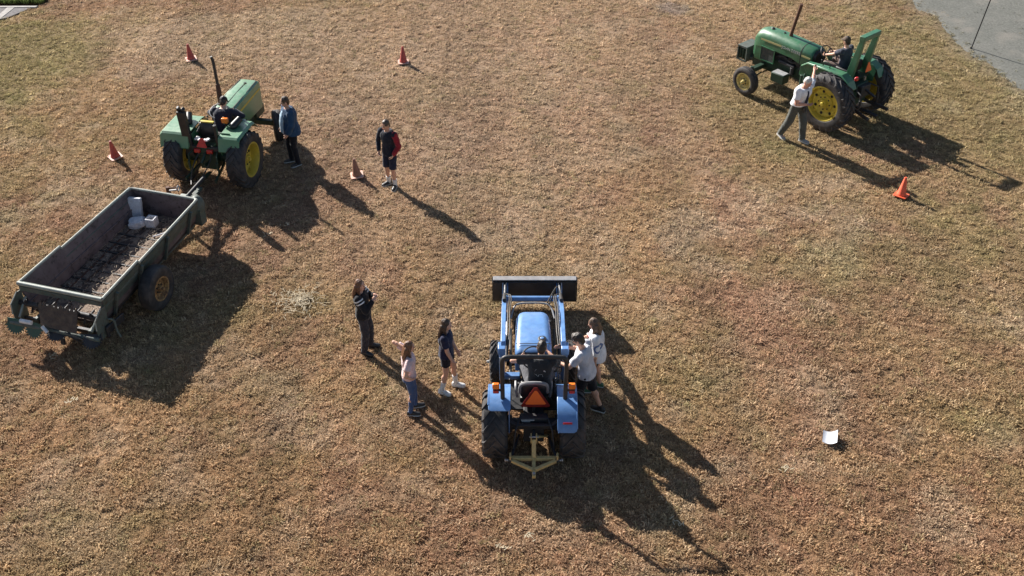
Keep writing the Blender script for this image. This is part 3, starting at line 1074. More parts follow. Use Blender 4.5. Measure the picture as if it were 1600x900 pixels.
    # loader
    for s in (-1, 1):
        m = MB()
        m.box((s * .545, 1.18, .90), (.09, .16, .70))
        m.box((s * .40, 1.18, .60), (.34, .12, .08))
        m.box((s * .545, 1.16, 1.24), (.13, .20, .14))
        post = m.build('loader_post', M['blue'], T, bev=.012)
        m = MB()
        m.box((s * .545, 1.085, 1.01), (.085, .008, .17))
        m.build('post_decal', M['decal'], post)
    for s in (-1, 1):
        prof = [(1.14, 1.30), (1.22, 1.36), (2.20, 1.30), (2.70, 1.13), (3.62, .58), (3.66, .48), (3.52, .44), (2.58, .98), (2.15, 1.14), (1.16, 1.22)]
        m = MB()
        m.prism(prof, (0, 1, 0), (0, 0, 1), (s * .52, 0, 0), .085)
        arm = m.build('loader_arm', M['blue'], T, bev=.01)
        m = MB()
        m.cyl((s * .47, 1.30, .85), (s * .47, 1.85, .96), .035)
        cy = m.build('lift_cylinder', M['iron'], T)
        m = MB()
        m.cyl((s * .47, 1.85, .96), (s * .47, 2.35, 1.08), .018)
        m.build('cylinder_rod', M['steel'], cy)
        m = MB()
        m.cyl((s * .52, 2.55, 1.22), (s * .52, 3.05, .98), .035)
        cy = m.build('tilt_cylinder', M['iron'], T)
        m = MB()
        m.cyl((s * .52, 3.05, .98), (s * .52, 3.58, .80), .018)
        m.bar((s * .50, 3.46, .62), (s * .50, 3.60, .84), .012, .05)
        m.bar((s * .56, 3.46, .62), (s * .56, 3.60, .84), .012, .05)
        m.build('cylinder_rod', M['steel'], cy)
        m = MB()
        pts = [(s * .47, 1.2, 1.28), (s * .44, 1.6, 1.36), (s * .45, 2.2, 1.33), (s * .42, 2.6, 1.20), (s * .44, 2.9, 1.10), (s * .50, 3.0, 1.02)]
        m.tube(pts, .013, n=6, smooth=2)
        m.tube([(p[0] - s * .035, p[1], p[2] - .01) for p in pts], .013, n=6, smooth=2)
        m.build('hydraulic_hose', M['hose'], T, sharp=80)
    m = MB()
    m.cyl((-.48, 3.02, .90), (.48, 3.02, .90), .055, n=16)
    m.build('loader_crossbar', M['blue'], T)
    m = MB()
    m.tube([(-.40, 2.35, .96), (-.34, 2.62, 1.06), (-.2, 2.66, 1.08), (.22, 2.66, 1.08), (.34, 2.60, 1.06), (.40, 2.35, .96)], .017, n=8, smooth=2)
    m.build('brush_guard', M['greymetal'], T)
    m = MB()
    m.tube([(.30, 2.6, 1.1), (.36, 2.85, 1.02), (.40, 3.05, 1.05), (.44, 3.3, .95)], .014, n=6, smooth=2)
    m.tube([(.27, 2.65, 1.1), (.34, 2.9, 1.06), (.42, 3.1, 1.08), (.47, 3.4, .90)], .014, n=6, smooth=2)
    m.build('hydraulic_hose', M['hose'], T)
    # bucket: back plate, floor, end plates, top lip
    m = MB()
    bx = .05
    prof = [(3.66, .34), (3.62, .40), (3.66, .80), (3.74, .86), (3.80, .845), (3.73, .80), (3.70, .42), (3.76, .37), (4.22, .30), (4.22, .275), (3.74, .30)]
    m.prism(prof, (0, 1, 0), (0, 0, 1), (bx, 0, 0), 1.60)
    bk = m.build('bucket', M['black'], T, bev=.006)
    for s in (-1, 1):
        m = MB()
        m.prism([(3.66, .32), (3.64, .82), (3.78, .86), (4.0, .62), (4.24, .29), (4.22, .27)], (0, 1, 0), (0, 0, 1), (bx + s * .812, 0, 0), .016)
        m.build('bucket_side', M['black'], bk)
    m = MB()
    m.bar((bx - .80, 3.70, .872), (bx + .80, 3.70, .872), .13, .022)
    m.build('bucket_lip', M['vinyl_grey'], bk, bev=.005)
    for s in (-1, 1):
        for d in (-.05, .05):
            m = MB()
            m.prism([(3.44, .42), (3.44, .56), (3.56, .78), (3.67, .80), (3.67, .40)], (0, 1, 0), (0, 0, 1), (s * .52 + d, 0, 0), .014)
            m.build('bucket_bracket', M['blue'], bk)
    return T

def yellow_hitch():
    T = thing('hitch_frame', 'yellow three point hitch frame hanging behind the blue tractor', 'hitch', (0.35, 13.72, 0), R_(-0.6))
    m = MB()
    m.bar((-.38, -.64, .40), (.38, -.64, .40), .065, .065)
    m.build('crossbar', M['gold'], T, bev=.006)
    for s in (-1, 1):
        m = MB()
        m.bar((s * .38, -.68, .40), (s * .02, -.86, .36), .055, .055)
        m.build('brace', M['gold'], T, bev=.006)
        m = MB()
        m.box((s * .385, -.66, .44), (.03, .10, .14))
        m.build('lug', M['gold'], T, bev=.006)
    m = MB()
    m.bar((0, -.64, .43), (0, -.50, .70), .07, .07, up=(0, 1, 0))
    m.bar((0, -.60, .385), (0, -.97, .30), .06, .075)
    m.build('mast', M['gold'], T, bev=.006)
    for x in (-.045, .045):
        m = MB()
        m.box((x, -.48, .70), (.018, .10, .14))
        m.build('clevis', M['gold'], T, bev=.004)
    m = MB()
    m.bar((.05, -.40, .66), (.24, -.12, .42), .06, .03)
    m.build('stay', M['gold'], T, bev=.005)
    m = MB()
    m.cyl((0, -.94, .30), (0, -.94, .37), .025)
    m.build('pin', M['steel'], T)
    m = MB()
    m.cyl((-.075, -.48, .73), (.075, -.48, .73), .014)
    m.build('pin', M['steel'], T)
    return T
# ------------------------------------------------------------------ green utility tractor hitched to the spreader
def green_tractor():
    T = thing('utility_tractor', 'green tractor with square yellow striped bonnet hitched to the spreader', 'tractor', (-6.84, 22.55, 0), R_(-12))
    RR, wr, tr = .66, .40, .76
    FR, wf, tf, wb = .39, .22, .70, 2.10
    for s, sp in ((-1, .2), (1, .05)):
        wheel(T, (s * tr, 0, RR), s, RR, wr, .385, M['yellow'], lugs=20, dish=.52, holes=6, hub_r=.10, spin=sp)
        fw_ = wheel(T, (s * tf, wb, FR), s, FR, wf, .21, M['yellow'], style='rib', dish=.4, hub_r=.06, rear=False, bolts=6)
        fw_.rotation_euler = (0, 0, R_(27))          # steered to the left
    m = MB()
    m.box((0, .15, .72), (.42, .9, .50))
    m.box((0, 1.2, .72), (.36, 1.5, .42))
    m.cyl((-.60, 0, .68), (.60, 0, .68), .13)
    m.cyl((-.62, 0, .68), (-.36, 0, .68), .18)
    m.cyl((.36, 0, .68), (.62, 0, .68), .18)
    m.box((0, wb, .46), (1.2, .12, .13))
    m.box((0, 2.3, .62), (.40, .5, .24))
    m.build('chassis', M['green_dark'], T, bev=.015)
    m = MB()                                            # angular bonnet
    st = []
    for y, hw, z0, z1, c in ((.80, .27, .98, 1.41, .03), (.84, .285, .92, 1.44, .03), (1.6, .28, .80, 1.45, .03), (2.32, .265, .74, 1.43, .03), (2.38, .25, .76, 1.40, .04)):
        top = hw - .035
        st.append([Vector(p) for p in ((hw, y, z0), (hw, y, z1 - .12), (top + .02, y, z1 - .025), (top - .02, y, z1), (top * .5, y, z1 + .012), (-top * .5, y, z1 + .012), (-top + .02, y, z1), (-top - .02, y, z1 - .025), (-hw, y, z1 - .12), (-hw, y, z0))])
    m.rings(st)
    hood = m.build('bonnet', M['green_pale'], T, bev=.008, sharp=25)
    for s in (-1, 1):
        m = MB()
        m.hexa([Vector((s * .2885, .92, 1.235)), Vector((s * .268, 2.30, 1.225)), Vector((s * .268, 2.30, 1.265)), Vector((s * .2885, .92, 1.285)),
                Vector((s * .2925, .92, 1.235)), Vector((s * .272, 2.30, 1.225)), Vector((s * .272, 2.30, 1.265)), Vector((s * .2925, .92, 1.285))])
        m.build('side_stripe', M['stripe'], hood, smooth=False)
        m = MB()
        m.bar((s * .222, .86, 1.448), (s * .205, 2.30, 1.440), .02, .012)
        m.build('bonnet_seam', M['gap'], hood)
    m = MB()
    m.bar((0, 1.0, 1.462), (0, 2.1, 1.462), .012, .008)
    m.box((0, 2.12, 1.463), (.05, .06, .014))
    m.build('bonnet_crease', M['green_dark'], hood)
    m = MB()
    m.rings([[Vector((a, 2.385, 1.10 + b)) for a, b in round_rect(.46, .56, .03)], [Vector((a, 2.42, 1.10 + b)) for a, b in round_rect(.44, .54, .03)]])
    m.build('grille', M['gap'], T)
    for s in (-1, 1):
        m = MB()
        m.box((s * .13, 2.42, 1.26), (.14, .02, .10))
        m.build('headlight', M['lamp'], T, bev=.008)
    m = MB()                                            # engine showing under the bonnet, filters and pipes
    m.box((0, 1.35, .90), (.46, .8, .18))
    m.cyl((.25, 1.05, .72), (.25, 1.05, .95), .05)
    m.cyl((.27, 1.30, .70), (.27, 1.30, .92), .045)
    m.cyl((-.26, 1.2, .72), (-.26, 1.2, .95), .05)
    m.build('engine', M['iron'], T, bev=.01)
    m = MB()
    m.ball((.36, 1.02, 1.02), (.07, .07, .07))
    m.build('side_lamp', M['lamp'], T)
    m = MB()
    m.cyl((-.12, .98, 1.42), (-.14, 1.02, 1.75), .06)
    m.cyl((-.12, .98, 1.38), (-.12, .98, 1.46), .068)
    m.cyl((-.14, 1.02, 1.75), (-.155, 1.05, 1.93), .06, .052)
    ex = m.build('muffler', M['rust'], T)
    m = MB()
    m.tube([(-.155, 1.05, 1.90), (-.19, 1.10, 2.35), (-.205, 1.12, 2.48), (-.235, 1.12, 2.58)], .035, n=10, smooth=1)
    m.build('exhaust_pipe', M['black'], ex)
    # dashboard, column, wheel
    m = MB()
    m.rings([[Vector((a, .64, 1.20 + b)) for a, b in round_rect(.46, .44, .05)], [Vector((a * 1.1, .80, 1.22 + b)) for a, b in round_rect(.46, .44, .05)]])
    m.build('dashboard', M['black'], T)
    m = MB()
    m.cyl((0, .68, 1.25), (0, .56, 1.50), .025)
    m.build('steering_column', M['black'], T)
    steering_wheel(T, (0.02, .56, 1.51), R_(24), .21, M['vinyl_grey'])
    m = MB()
    m.box((0, .45, .82), (1.0, .62, .03))
    m.build('foot_platform', M['green_dark'], T, bev=.008)
    # flat topped fenders
    for s in (-1, 1):
        m = MB()
        x0, x1 = s * .36, s * (.86 if s > 0 else 1.05)
        y0, y1, zt = -.36, .64, 1.30
        rs = []
        for (y, z) in ((-.43, 1.04), (-.415, 1.08), (-.35, 1.325), (-.30, 1.36), (.42, 1.365), (.54, 1.34), (.80, 1.08)):
            rs.append([Vector((x0, y, z)), Vector((x1 - s * .05, y, z)), Vector((x1, y, z - .045)), Vector((x1 - s * .004, y + .012, z - .065)), Vector((x1 - s * .05, y + .015, z - .03)), Vector((x0, y + .015, z - .03))])
        m.rings(rs)
        f = m.build('fender', M['green_pale'], T, bev=.008, sharp=25)
        m = MB()
        m.prism([(-.37, 1.10), (-.28, 1.27), (.42, 1.28), (.60, 1.10), (.45, .86), (-.30, .86)], (0, 1, 0), (0, 0, 1), (s * .37, 0, 0), .02)
        m.build('fender_skirt', M['green_pale'], f, bev=.005)
        m = MB()                                       # dark work lamp standing on the fender
        m.cyl((s * .54, .12, 1.41), (s * .62, .34, 1.49), .085, .075, n=18)
        m.ball((s * .54, .12, 1.41), .083)
        m.bar((s * .56, .2, 1.28), (s * .56, .2, 1.38), .04, .04)
        m.build('work_lamp', M['black'], T)
    m = MB()
    m.ball((-.66, .20, 1.40), (.17, .19, .13))
    m = MB()
    m.prism([(-.12, 0), (.12, 0), (0, .10)], (1, 0, 0), (0, 1, 0), (.48, -.20, 1.38), .03)
    m.build('fender_wedge', M['green_pale'], T, bev=.005)
    # amber lamp behind right fender
    m = MB()
    m.cyl((.33, .20, 1.30), (.33, .20, 1.46), .018)
    m.build('lamp_bracket', M['black'], T)
    m = MB()
    m.box((.33, .18, 1.50), (.15, .10, .12))
    m.build('amber_light', M['amber'], T, bev=.02)
    # seat
    m = MB()
    m.box((-.02, .22, 1.12), (.44, .40, .10))
    m.build('seat', M['vinyl'], T, bev=.03)
    m = MB()
    m.rings([[Vector((-.03 + a * k, .02 + q, 1.34 + b * k)) for a, b in round_rect(.40, .32, .07)] for q, k in ((-.05, .9), (-.02, 1), (.02, .97), (.04, .85))])
    sb = m.build('seat_back', M['vinyl'], T, sharp=60)
    m = MB()
    m.bar((-.19, .03, 1.512), (.13, .03, 1.512), .08, .03)
    m.build('seat_top_edge', M['yellow'], sb, bev=.01)
    # roll bar posts: broad dark channel at the left, narrow one at the right, joined low down
    m = MB()
    m.bar((-.40, -.28, .80), (-.42, -.34, 1.92), .20, .10, up=(0, 1, 0))
    m.bar((-.40, -.30, 1.90), (-.35, -.34, 2.00), .07, .09, up=(0, 1, 0))
    m.bar((-.47, -.30, 1.90), (-.48, -.34, 2.02), .06, .09, up=(0, 1, 0))
    rb = m.build('roll_bar_post', M['black'], T, bev=.012)
    m = MB()
    m.bar((.30, -.24, .90), (.30, -.28, 1.62), .07, .08, up=(0, 1, 0))
    m.build('roll_bar_post', M['black'], T, bev=.01)
    m = MB()
    m.bar((-.42, -.31, 1.02), (.32, -.31, 1.02), .07, .10)
    m.build('roll_bar_mount', M['black'], T, bev=.01)
    # slow vehicle sign, tail lights, white rag on the housing
    m = MB()
    w = Vector((0, .35, .94)).normalized()
    m.prism([(-.125, -.095), (-.11, -.11), (.11, -.11), (.125, -.095), (.035, .10), (-.035, .10)], (1, 0, 0), w, (-.04, -.37, 1.19), .008)
    sg = m.build('slow_vehicle_sign', M['smv_faded'], T)
    for s in (-1, 1):
        m = MB()
        m.box((-.04 + s * .15, -.36, .97), (.15, .08, .10))
        m.build('tail_light', M['red'], T, bev=.02)
    m = MB()
    m.box((0, -.22, .96), (.36, .26, .22))
    m.build('hydraulic_housing', M['green_dark'], T, bev=.03)
    m = MB()
    for k in range(7):
        m.ball((-.08 + .05 * (k - 3), -.26 + .03 * math.sin(k * 2.1), 1.20 + .03 * math.sin(k * 1.3)), (.05, .045, .03), nu=10, nv=8)
    child('rag', remeshed(m, 'rag', M['white'], .008, 2, None, .03, 14, 2), T)
    # linkage and hydraulic clutter at the back
    m = MB()
    for s in (-1, 1):
        m.bar((s * .26, -.05, .52), (s * .36, -.80, .46), .04, .07)
        m.tube([(s * .25, -.22, 1.0), (s * .34, -.52, .94), (s * .34, -.55, .50)], .02, n=6)
        m.cyl((s * .34, -.55, .62), (s * .34, -.55, .80), .032)
    m.bar((0, -.34, .92), (0, -.62, .80), .05, .05)
    m.bar((0, -.30, .40), (0, -1.02, .44), .09, .03)
    m.cyl((0, -.28, .66), (0, -.50, .66), .03)
    m.build('three_point_linkage', M['green_dark'], T, bev=.006)
    m = MB()
    m.tube([(.12, -.30, 1.0), (.20, -.55, .85), (.10, -.9, .60), (.0, -1.15, .58)], .014, n=6, smooth=2)
    m.tube([(-.10, -.30, 1.0), (-.22, -.50, .80), (-.20, -.8, .62), (-.05, -1.15, .56)], .014, n=6, smooth=2)
    m.build('hydraulic_hose', M['hose'], T)
    for x, y, h in ((.20, .30, .34), (.24, .36, .30), (-.22, .34, .30), (.16, .44, .26)):
        lever(T, (x, y, 1.0), (x + .03, y + .03, 1.15 + h))
    m = MB()
    m.tube([(-.32, .45, 1.1), (-.35, .2, 1.38), (-.2, .05, 1.42), (-.25, -.1, 1.3)], .02, n=8, smooth=2)
    m.build('hydraulic_hose', M['hose'], T)
    m = MB()
    m.box((-.30, .30, 1.16), (.22, .3, .18), rot=(0, 0, .3))
    m.build('tool_box', M['green_dark'], T, bev=.02)
    return T

# ------------------------------------------------------------------ long bonnet row crop tractor, upper right
def row_tractor():
    T = thing('row_crop_tractor', 'older green tractor with rounded bonnet, tall rusty exhaust and green roll bar', 'tractor', (8.40, 25.40, 0), R_(39.7))
    RR, wr, tr = .73, .42, .80
    FR, wf, tf, wb = .375, .20, .86, 2.50
    for s, sp in ((-1, .0), (1, .15)):
        wheel(T, (s * tr, 0, RR), s, RR, wr, .43, M['yellow'], lugs=22, dish=.30, holes=7, hub_r=.11, spin=sp)
        wheel(T, (s * tf, wb, FR), s, FR, wf, .215, M['yellow_pale'], style='rib', dish=.35, hub_r=.06, rear=False, bolts=6)
    m = MB()
    m.box((0, .1, .86), (.46, 1.0, .54))
    m.cyl((-.74, 0, .73), (.74, 0, .73), .11)
    m.cyl((-.55, 0, .73), (-.3, 0, .73), .19)
    m.cyl((.3, 0, .73), (.55, 0, .73), .19)
    m.box((0, 1.4, .76), (.36, 1.9, .30))
    m.box((0, 2.5, .66), (.34, .8, .34))
    m.build('chassis', M['green_dark'], T, bev=.02)
    m = MB()                                            # front axle with knees and tie rods
    m.bar((-.66, wb, .62), (.66, wb, .62), .13, .11)
    for s in (-1, 1):
        m.cyl((s * .66, wb, .72), (s * .66, wb, .36), .045)
        m.cyl((s * .62, wb, .375), (s * .74, wb, .375), .04)
    m.cyl((-.60, wb - .14, .52), (.60, wb - .14, .52), .016)
    m.cyl((-.56, wb + .12, .60), (.56, wb + .12, .60), .018)
    m.build('front_axle', M['green_dark'], T, bev=.008)
    m = MB()                                            # rounded bonnet
    m.rings(hood_loft([(1.00, .27, 1.05, 1.52, .20), (1.05, .285, 1.03, 1.55, .21), (1.6, .285, 1.16, 1.57, .22), (2.2, .28, 1.16, 1.58, .22), (2.62, .27, 1.12, 1.56, .22),
                       (2.78, .255, 1.10, 1.50, .22), (2.86, .22, 1.12, 1.38, .18)]))
    hood = m.build('bonnet', M['green'], T, sharp=50)
    m = MB()                                            # seam around the bonnet
    rs = hood_loft([(1.325, .289, 1.05, 1.564, .215), (1.345, .289, 1.05, 1.564, .215)])
    m.rings(rs)
    m.build('bonnet_seam', M['gap'], hood)
    for (y, r) in ((2.48, .05), (2.10, .032)):
        m = MB()
        m.lathe([(0, 0), (r, 0), (r, .014), (r * .7, .028), (0, .028)], c=(-.02, y, 1.595), axis=(0, 0, 1), n=18)
        m.build('filler_cap', M['black'], hood)
    m = MB()
    m.rings([[Vector((a, 2.80, .98 + b)) for a, b in round_rect(.46, .40, .06)], [Vector((a * .92, 2.875, .98 + b)) for a, b in round_rect(.46, .40, .06)]])
    m.rings([[Vector((a, 2.55, .95 + b)) for a, b in round_rect(.50, .46, .05)], [Vector((a, 2.80, .95 + b)) for a, b in round_rect(.50, .46, .05)]])
    m.build('nose_cowl', M['green'], T, bev=.008)
    m = MB()
    m.box((0, 2.88, 1.02), (.36, .02, .30))
    m.build('grille', M['gap'], T)
    for s in (-1, 1):
        m = MB()
        m.hexa([Vector((s * .292, 1.95, 1.335)), Vector((s * .285, 2.62, 1.32)), Vector((s * .285, 2.62, 1.365)), Vector((s * .292, 1.95, 1.385)),
                Vector((s * .287, 1.95, 1.335)), Vector((s * .28, 2.62, 1.32)), Vector((s * .28, 2.62, 1.365)), Vector((s * .287, 1.95, 1.385))])
        m.build('side_stripe', M['stripe_faded'], hood, smooth=False)
        m = MB()
        m.hexa([Vector((s * .293, 1.03, 1.31)), Vector((s * .293, 1.31, 1.315)), Vector((s * .293, 1.31, 1.36)), Vector((s * .293, 1.03, 1.355)),
                Vector((s * .286, 1.03, 1.31)), Vector((s * .286, 1.31, 1.315)), Vector((s * .286, 1.31, 1.36)), Vector((s * .286, 1.03, 1.355))])
        m.build('side_stripe', M['stripe_faded'], hood, smooth=False)
    # lettering on the bonnet flank
    cu = bpy.data.curves.new('lettering', 'FONT')
    cu.body = 'JOHN DEERE'
    cu.size = .105
    cu.extrude = .002
    cu.align_x = 'CENTER'
    tmp = bpy.data.objects.new('lettering', cu)
    COL.objects.link(tmp)
    dg = bpy.context.evaluated_depsgraph_get()
    me = bpy.data.meshes.new_from_object(tmp.evaluated_get(dg))
    bpy.data.objects.remove(tmp)
    me.name = 'lettering'
    me.materials.clear()
    me.materials.append(M['decal'])
    lo = bpy.data.objects.new('lettering', me)
    COL.objects.link(lo)
    lo.parent = hood
    lo.matrix_local = Matrix(((0, 0, -1, -.293), (-1, 0, 0, 1.64), (0, 1, 0, 1.325), (0, 0, 0, 1)))
    # open engine bay: block, manifold, filters; rear cowl
    m = MB()
    m.box((0, 1.75, 1.0), (.34, .95, .34))
    for k in range(4):
        m.cyl((-.24, 1.42 + k * .2, 1.05), (-.15, 1.42 + k * .2, 1.05), .03)
        m.cyl((.24, 1.42 + k * .2, 1.05), (.15, 1.42 + k * .2, 1.05), .03)
    m.cyl((-.22, 1.5, .92), (-.22, 2.0, .92), .05)
    m.cyl((-.24, 1.55, .70), (-.24, 1.55, .90), .055)
    m.cyl((.24, 1.6, .70), (.24, 1.6, .90), .055)
    m.tube([(-.2, 1.4, 1.1), (-.27, 1.6, 1.0), (-.24, 1.85, 1.12), (-.2, 2.15, 1.0)], .018, n=6, smooth=2)
    m.build('engine', M['iron'], T, bev=.01)
    m = MB()
    m.box((0, 1.15, .98), (.52, .36, .42))
    m.build('rear_cowl', M['green'], T, bev=.03)
    for s in (-1, 1):
        m = MB()
        m.box((s * .272, 2.36, .98), (.02, .44, .36))
        fr = m.build('radiator_screen', M['meshgrille'], T)
        m = MB()
        for a, b in (((2.14, .80), (2.58, .80)), ((2.14, 1.16), (2.58, 1.16)), ((2.14, .80), (2.14, 1.16)), ((2.58, .80), (2.58, 1.16))):
            m.bar((s * .285, a[0], a[1]), (s * .285, b[0], b[1]), .022, .022)
        m.build('screen_frame', M['green'], fr)
    m = MB()                                            # battery box used as a step
    m.box((-.40, 1.78, .60), (.26, .40, .24))
    bb = m.build('battery_box', M['green_dark'], T, bev=.015)
    m = MB()
    m.box((-.40, 1.78, .728), (.22, .36, .012))
    m.build('box_lid', M['greymetal'], bb, bev=.004)
    m = MB()
    m.tube([(-.3, .92, .55), (-.5, .95, .6), (-.52, .98, .8), (-.45, 1.0, 1.0)], .028, n=8, smooth=2)
    m.box((-.45, .95, .58), (.16, .22, .05))
    m.cyl((-.40, 1.10, .62), (-.40, 1.10, .92), .06)
    m.build('step', M['green_dark'], T, bev=.01)
    # front weight box
    m = MB()
    for a, b in (((-.27, 3.05), (.27, 3.05)), ((-.27, 3.34), (.27, 3.34))):
        m.bar((a[0], a[1], .72), (b[0], b[1], .72), .02, .40)
    for x in (-.26, .26):
        m.bar((x, 3.04, .54), (x, 3.35, .54), .02, .04)
        m.bar((x, 3.04, .90), (x, 3.35, .90), .02, .04)
    m.box((0, 3.195, .925), (.54, .31, .02))
    m.bar((0, 2.8, .60), (0, 3.1, .60), .2, .10)
    fw_ = m.build('front_weight_frame', M['green_old'], T, bev=.006)
    for k in range(3):
        m = MB()
        m.box((0, 3.11 + k * .085, .70), (.46, .06, .30))
        m.build('weight', M['green_dark'], fw_, bev=.01)
    m = MB()
    m.cyl((-.02, 1.90, 1.56), (-.02, 1.90, 1.66), .055, .045)
    m.cyl((-.02, 1.90, 1.64), (-.03, 1.72, 2.50), .042)
    m.build('exhaust_pipe', M['rust'], T)
    # controls
    m = MB()
    m.rings([[Vector((a, .93, 1.34 + b)) for a, b in round_rect(.42, .30, .12)], [Vector((a * 1.15, 1.02, 1.33 + b * 1.1)) for a, b in round_rect(.42, .34, .12)]])
    m.build('dashboard', M['black'], T)
    m = MB()
    m.cyl((.05, .98, 1.30), (.05, .80, 1.47), .025)
    m.build('steering_column', M['black'], T)
    steering_wheel(T, (.05, .79, 1.48), R_(48), .21, M['black'])
    m = MB()
    m.box((0, .55, .86), (1.0, .7, .03))
    m.build('foot_platform', M['green_dark'], T, bev=.006)
    for x, y, h in ((.2, .75, .3), (.26, .8, .34), (-.22, .78, .3)):
        lever(T, (x, y, 1.1), (x, y - .05, 1.1 + h))
    # shield shaped fenders
    for s in (-1, 1):
        m = MB()
        m.prism([(-.36, 1.02), (-.40, 1.30), (-.30, 1.44), (.90, 1.36), (1.10, 1.22), (.95, 1.05), (.55, .95), (.1, .92)], (0, 1, 0), (0, 0, 1), (s * .46, 0, 0), .025)
        f = m.build('fender', M['green'], T, bev=.006)
        m = MB()
        rs = []
        for (y, z, xo) in ((1.12, 1.22, .50), (.90, 1.38, .56), (.3, 1.46, .66), (-.20, 1.48, .70), (-.42, 1.36, .70), (-.52, 1.18, .68)):
            rs.append([Vector((s * .45, y, z)), Vector((s * xo, y, z + .0)), Vector((s * (xo + .015), y, z - .035)), Vector((s * (xo - .015), y, z - .03)), Vector((s * .45, y, z - .025))])
        m.rings(rs)
        m.build('fender_top', M['green'], f, bev=.005, sharp=25)
        m = MB()
        m.tube([(s * .56, .25, 1.46), (s * .56, .25, 1.58), (s * .56, .45, 1.585), (s * .56, .45, 1.46)], .014, n=6, smooth=1)
        m.build('grab_handle', M['green_dark'], f)
    # seat
    m = MB()
    m.box((.06, .16, 1.30), (.42, .42, .10))
    m.build('seat', M['vinyl'], T, bev=.03)
    m = MB()
    m.rings([[Vector((.06 + a * k, -.07 + q, 1.46 + b * k)) for a, b in round_rect(.42, .28, .08)] for q, k in ((-.05, .9), (-.02, 1), (.02, .97), (.04, .85))])
    m.build('seat_back', M['vinyl'], T, sharp=60)
    m = MB()
    m.box((.06, .16, 1.16), (.26, .3, .2))
    m.build('seat_base', M['green_dark'], T, bev=.02)
    # green roll bar: two broad raked plates under a box beam
    cx = .10
    for s in (-1, 1):
        m = MB()
        m.prism([(.02, 1.18), (-.19, 1.18), (-.34, 2.27), (-.22, 2.27)], (0, 1, 0), (0, 0, 1), (cx + s * .28, 0, 0), .09)
        m.build('roll_bar_post', M['green'], T, bev=.008)
    m = MB()
    m.box((cx, -.28, 2.31), (.66, .15, .12))
    m.build('roll_bar_beam', M['green'], T, bev=.012)
    m = MB()
    m.box((cx, -.12, 1.18), (.90, .26, .08))
    m.build('roll_bar_mount', M['green_dark'], T, bev=.01)
    m = MB()
    w = Vector((0, .12, .99)).normalized()
    m.prism([(-.12, -.10), (-.105, -.115), (.105, -.115), (.12, -.10), (.02, .12), (-.02, .12)], (1, 0, 0), w, (.16, -.36, 1.50), .012)
    m.build('slow_vehicle_sign', M['smv'], T)
    m = MB()
    m.box((.12, -.34, 1.20), (.06, .04, .10))
    m.build('sign_bracket', M['steel'], T)
    m = MB()
    m.box((-.36, -.42, 1.36), (.10, .07, .10))
    m.build('tail_light', M['red'], T, bev=.02)
    # rear linkage, drawbar, chains
    m = MB()
    m.box((0, -.36, .95), (.36, .30, .30))
    for s in (-1, 1):
        m.bar((s * .26, -.1, .58), (s * .40, -.92, .50), .045, .08)
        m.tube([(s * .26, -.35, 1.06), (s * .36, -.62, 1.0), (s * .36, -.64, .56)], .022, n=6)
        m.ball((s * .40, -.94, .50), .05)
        m.cyl((s * .36, -.64, .66), (s * .36, -.64, .86), .034)
    m.bar((0, -.46, 1.0), (0, -.8, .9), .05, .05)
    m.bar((0, -.3, .45), (0, -.95, .45), .10, .035)
    m.build('three_point_linkage', M['iron'], T, bev=.008)
    return T
